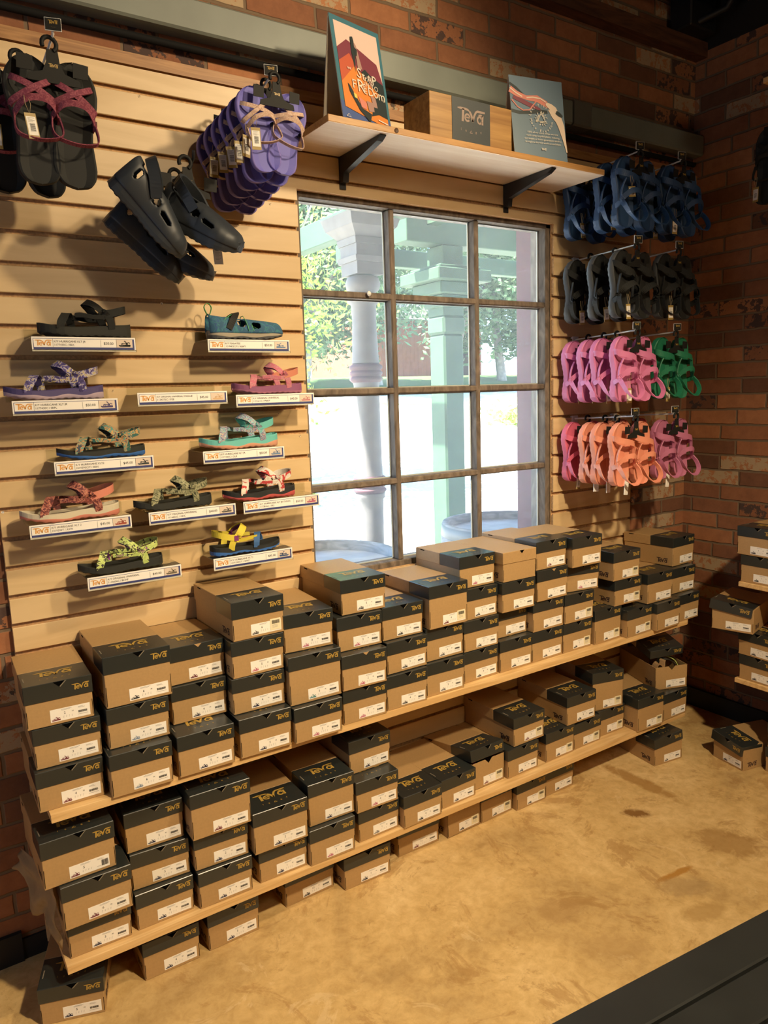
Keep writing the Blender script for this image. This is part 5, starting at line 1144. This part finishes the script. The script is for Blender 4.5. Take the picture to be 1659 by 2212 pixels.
for i, (ys, lab) in enumerate(((-.262, 'front of three pairs'), (-.165, 'middle of three pairs'), (-.050, 'rear of three pairs'))):
    pair('black strap sandals, %s on the left black hook' % lab, 1.200, ys, HY['black']+.006, 'blk%d' % i, 'sport', .236, BLKP, 'black sandals on the left hook', sc=(.8, .5, .5)[i], tagz=-.88, wide=1.2, spread=.057)
pair('black strap sandals on the hook by the corner, under the blue ones', 1.437, -.265, HY['black']+.006, 'blk0', 'sport', .232, BLKP, 'moulded sandals on white hooks', sc=.8, tagz=-.88, wide=1.2, spread=.057)
for i, (ys, lab) in enumerate(((-.270, 'front of three pairs'), (-.190, 'middle of three pairs'), (-.048, 'nearest the wall'))):
    pair('navy blue moulded sandals on the upper left hook, %s' % lab, 1.200, ys, HY['blue']+.008, 'navy%d' % i, 'slide', .240, NAVYP, 'navy sandals on the left hook', 'square' if i == 0 else 'barcode', sc=(1, .6, .8)[i], tagz=-.52 if i == 0 else -.84, wide=1.2, spread=.057)
for i, (ys, lab) in enumerate(((-.275, 'front pair'), (-.190, 'rear pair'))):
    pair('navy blue moulded sandals on the upper corner hook, %s' % lab, 1.437, ys, HY['blue']+.008, 'navy%d' % i, 'slide', .240, NAVYP, 'navy sandals on the corner hook', sc=(1, .6)[i], tagz=-.88, wide=1.2, spread=.057)
# purple flat sandals, six pairs
VIO = C3('violet foam', (.135, .125, .48), .6); VIO2 = C3('violet sole edge', (.21, .17, .52), .6); CORD = mat_pattern('blush cord', [(.55, .38, .29), (.62, .46, .36), (.50, .33, .25)], 120)
VP = (VIO, VIO2, VIO, CORD, BLK)
for i in range(6):
    ys = -.238 + .037*i; lab = ['front', 'second', 'third', 'fourth', 'fifth', 'rearmost'][i]
    pair('violet flat sandals with blush cord straps, %s of six pairs on the hook' % lab, -.184-.007*i, ys, 2.314-.004*i, 'vio%d' % (i > 0), 'cord', .205 if i == 0 else .212, VP, 'violet flat sandals on one hook', spread=.062+.0005*i, tilt=14, wide=1.32, hh=.060, ht=.055, spring=.02, wavy=None, sc=1.0 if i == 0 else .30, drop=-.028-.007*i, tagz=-.70, taglen=.03, tagside=-1)
MARC = mat_pattern('maroon melange cord', [(.22, .045, .075), (.30, .08, .11), (.18, .03, .06)], 130)
BP = (BLKEVA, BLKEVA, BLKEVA, MARC, C3('maroon tab', (.10, .02, .03)))
pair('large black flat sandals with maroon cord straps, front pair at top left', -.714, -.215, 2.292, 'bf', 'cord', .268, BP, 'black flat sandals on the top left hook', spread=.047, tilt=3, hh=.065, ht=.06, spring=.02, wavy=None, sc=1.0, drop=-.030, tagz=-.62, hang=1.15, wide=1.1)
pair('large black flat sandals with maroon cord straps, rear pair cut by the picture edge', -.765, -.120, 2.290, 'bf2', 'cord', .268, BP, 'black flat sandals on the top left hook', spread=.052, tilt=3, hh=.065, ht=.06, spring=.02, wavy=None, sc=.6, drop=-.030, tagz=-.62, hang=1.15)
pair('black flat sandals with pale tags hanging at the far right picture edge', 0, 0, 0, 'bf3', 'cord', .268, (BLKEVA, BLKEVA, BLKEVA, BLK, BLK), 'sandals on the right wall', spread=.055, hh=.065, ht=.06, spring=.02, wavy=None, sc=.6, drop=-.03, tagz=-.9, M=Matrix.Translation((1.72, -.515, 2.46)) @ Matrix.Rotation(R(-90), 4, 'Z'))
t = thing('peg_hook', 'display hook on the right brick wall at the picture edge', 'display hook', (XR, -.515, 2.452), R(-90))
b = MB(); b.box(-.02, .02, -.004, .0, -.05, .012, WHITEPLASTIC); b.build('back_plate', t); b = MB(); b.tube([(0, 0, 0), (0, -.15, .004), (0, -.26, .008), (0, -.262, .02)], .003, CHROME); b.build('rod', t)
# dark water shoes on the black hook: two pairs, heels up, toes hanging down
SLATE = C3('dark slate moulded foam', (.024, .030, .038), .5)
def dirM(px, py, pz, ang, yawv, roll):
    """heel at p, foot axis pointing at ang degrees below horizontal towards +x"""
    return Matrix.Translation((px, py, pz)) @ Matrix.Rotation(R(yawv), 4, 'Z') @ Matrix.Rotation(R(ang), 4, 'Y') @ Matrix.Rotation(R(roll), 4, 'X')
WH = [(.62, .17, .080, .050), (.43, .20, .07, .060), (.15, .22, .035, .09)]
def wpair(lab, hookp, shoes):
    t = thing('water_shoe_pair', lab, 'shoes', hookp, 0, 'dark water shoes on the black hook'); inv = Matrix.Translation(-Vector(hookp))
    for (M_, side, L) in shoes:
        k = ('ws', side, L)
        if k not in _cache:
            bb = shell(L, side, .47, WH, SLATE, 1.15, top_open=(.10, .40), base=.11); _cache[k] = (sole_mesh(L, side, .15, .12, .07, SLATE, SLATE, SLATE, True, .2, 1.22), bb.mesh('upper'))
        so, upm = _cache[k]; o = link('sole', so, t, M=inv @ M_); u = link('upper', upm, o)
        md = u.modifiers.new('thickness', 'SOLIDIFY'); md.thickness = .005; md.offset = -1; md = u.modifiers.new('round', 'SUBSURF'); md.levels = 1; md.render_levels = 1
        b = MB(); b.ribbon([(.42*L, -.17*L, .30*L), (.28*L, -.17*L, .41*L), (.12*L, -.09*L, .50*L), (.12*L, .09*L, .50*L), (.28*L, .17*L, .41*L), (.42*L, .17*L, .30*L)], .026, .008, (.3, 0, 1), SLATE); b.build('heel_strap', o)
        b = MB()
        for q in range(3): x = .55+.07*q; zz = .315-.055*q; b.tube([((x-.02)*L, -.06*L, zz*L), (x*L, .0, (zz+.012)*L), ((x+.03)*L, .06*L, (zz-.02)*L)], .0022, SLATE, 6)
        b.build('moulded_lace', o)
    h = link('hanger', hanger_mesh(1.2), t, M=Matrix.Translation((.006, -.006, -.002)))
    return t
w1 = wpair('dark slate water shoes hanging toes down on the black hook, front pair', (-.398, -.150, 2.117), [(dirM(-.607, -.195, 2.022, 50, -6, 20), 1, .232), (dirM(-.476, -.150, 1.958, 27, -36, 14), -1, .225)])
g = link('hang_tag', tag_mesh('info'), w1, M=Matrix.Translation((.050, -.060, -.215)) @ Matrix.Rotation(R(-4), 4, 'Y')); link('tag_string', string_mesh(.035), g)
w2 = wpair('dark slate water shoes behind the others, lower left near the wall', (-.392, -.050, 2.112), [(dirM(-.600, -.085, 1.955, 42, -4, 16), 1, .232), (dirM(-.535, -.075, 1.90, 24, -10, 10), -1, .225)])
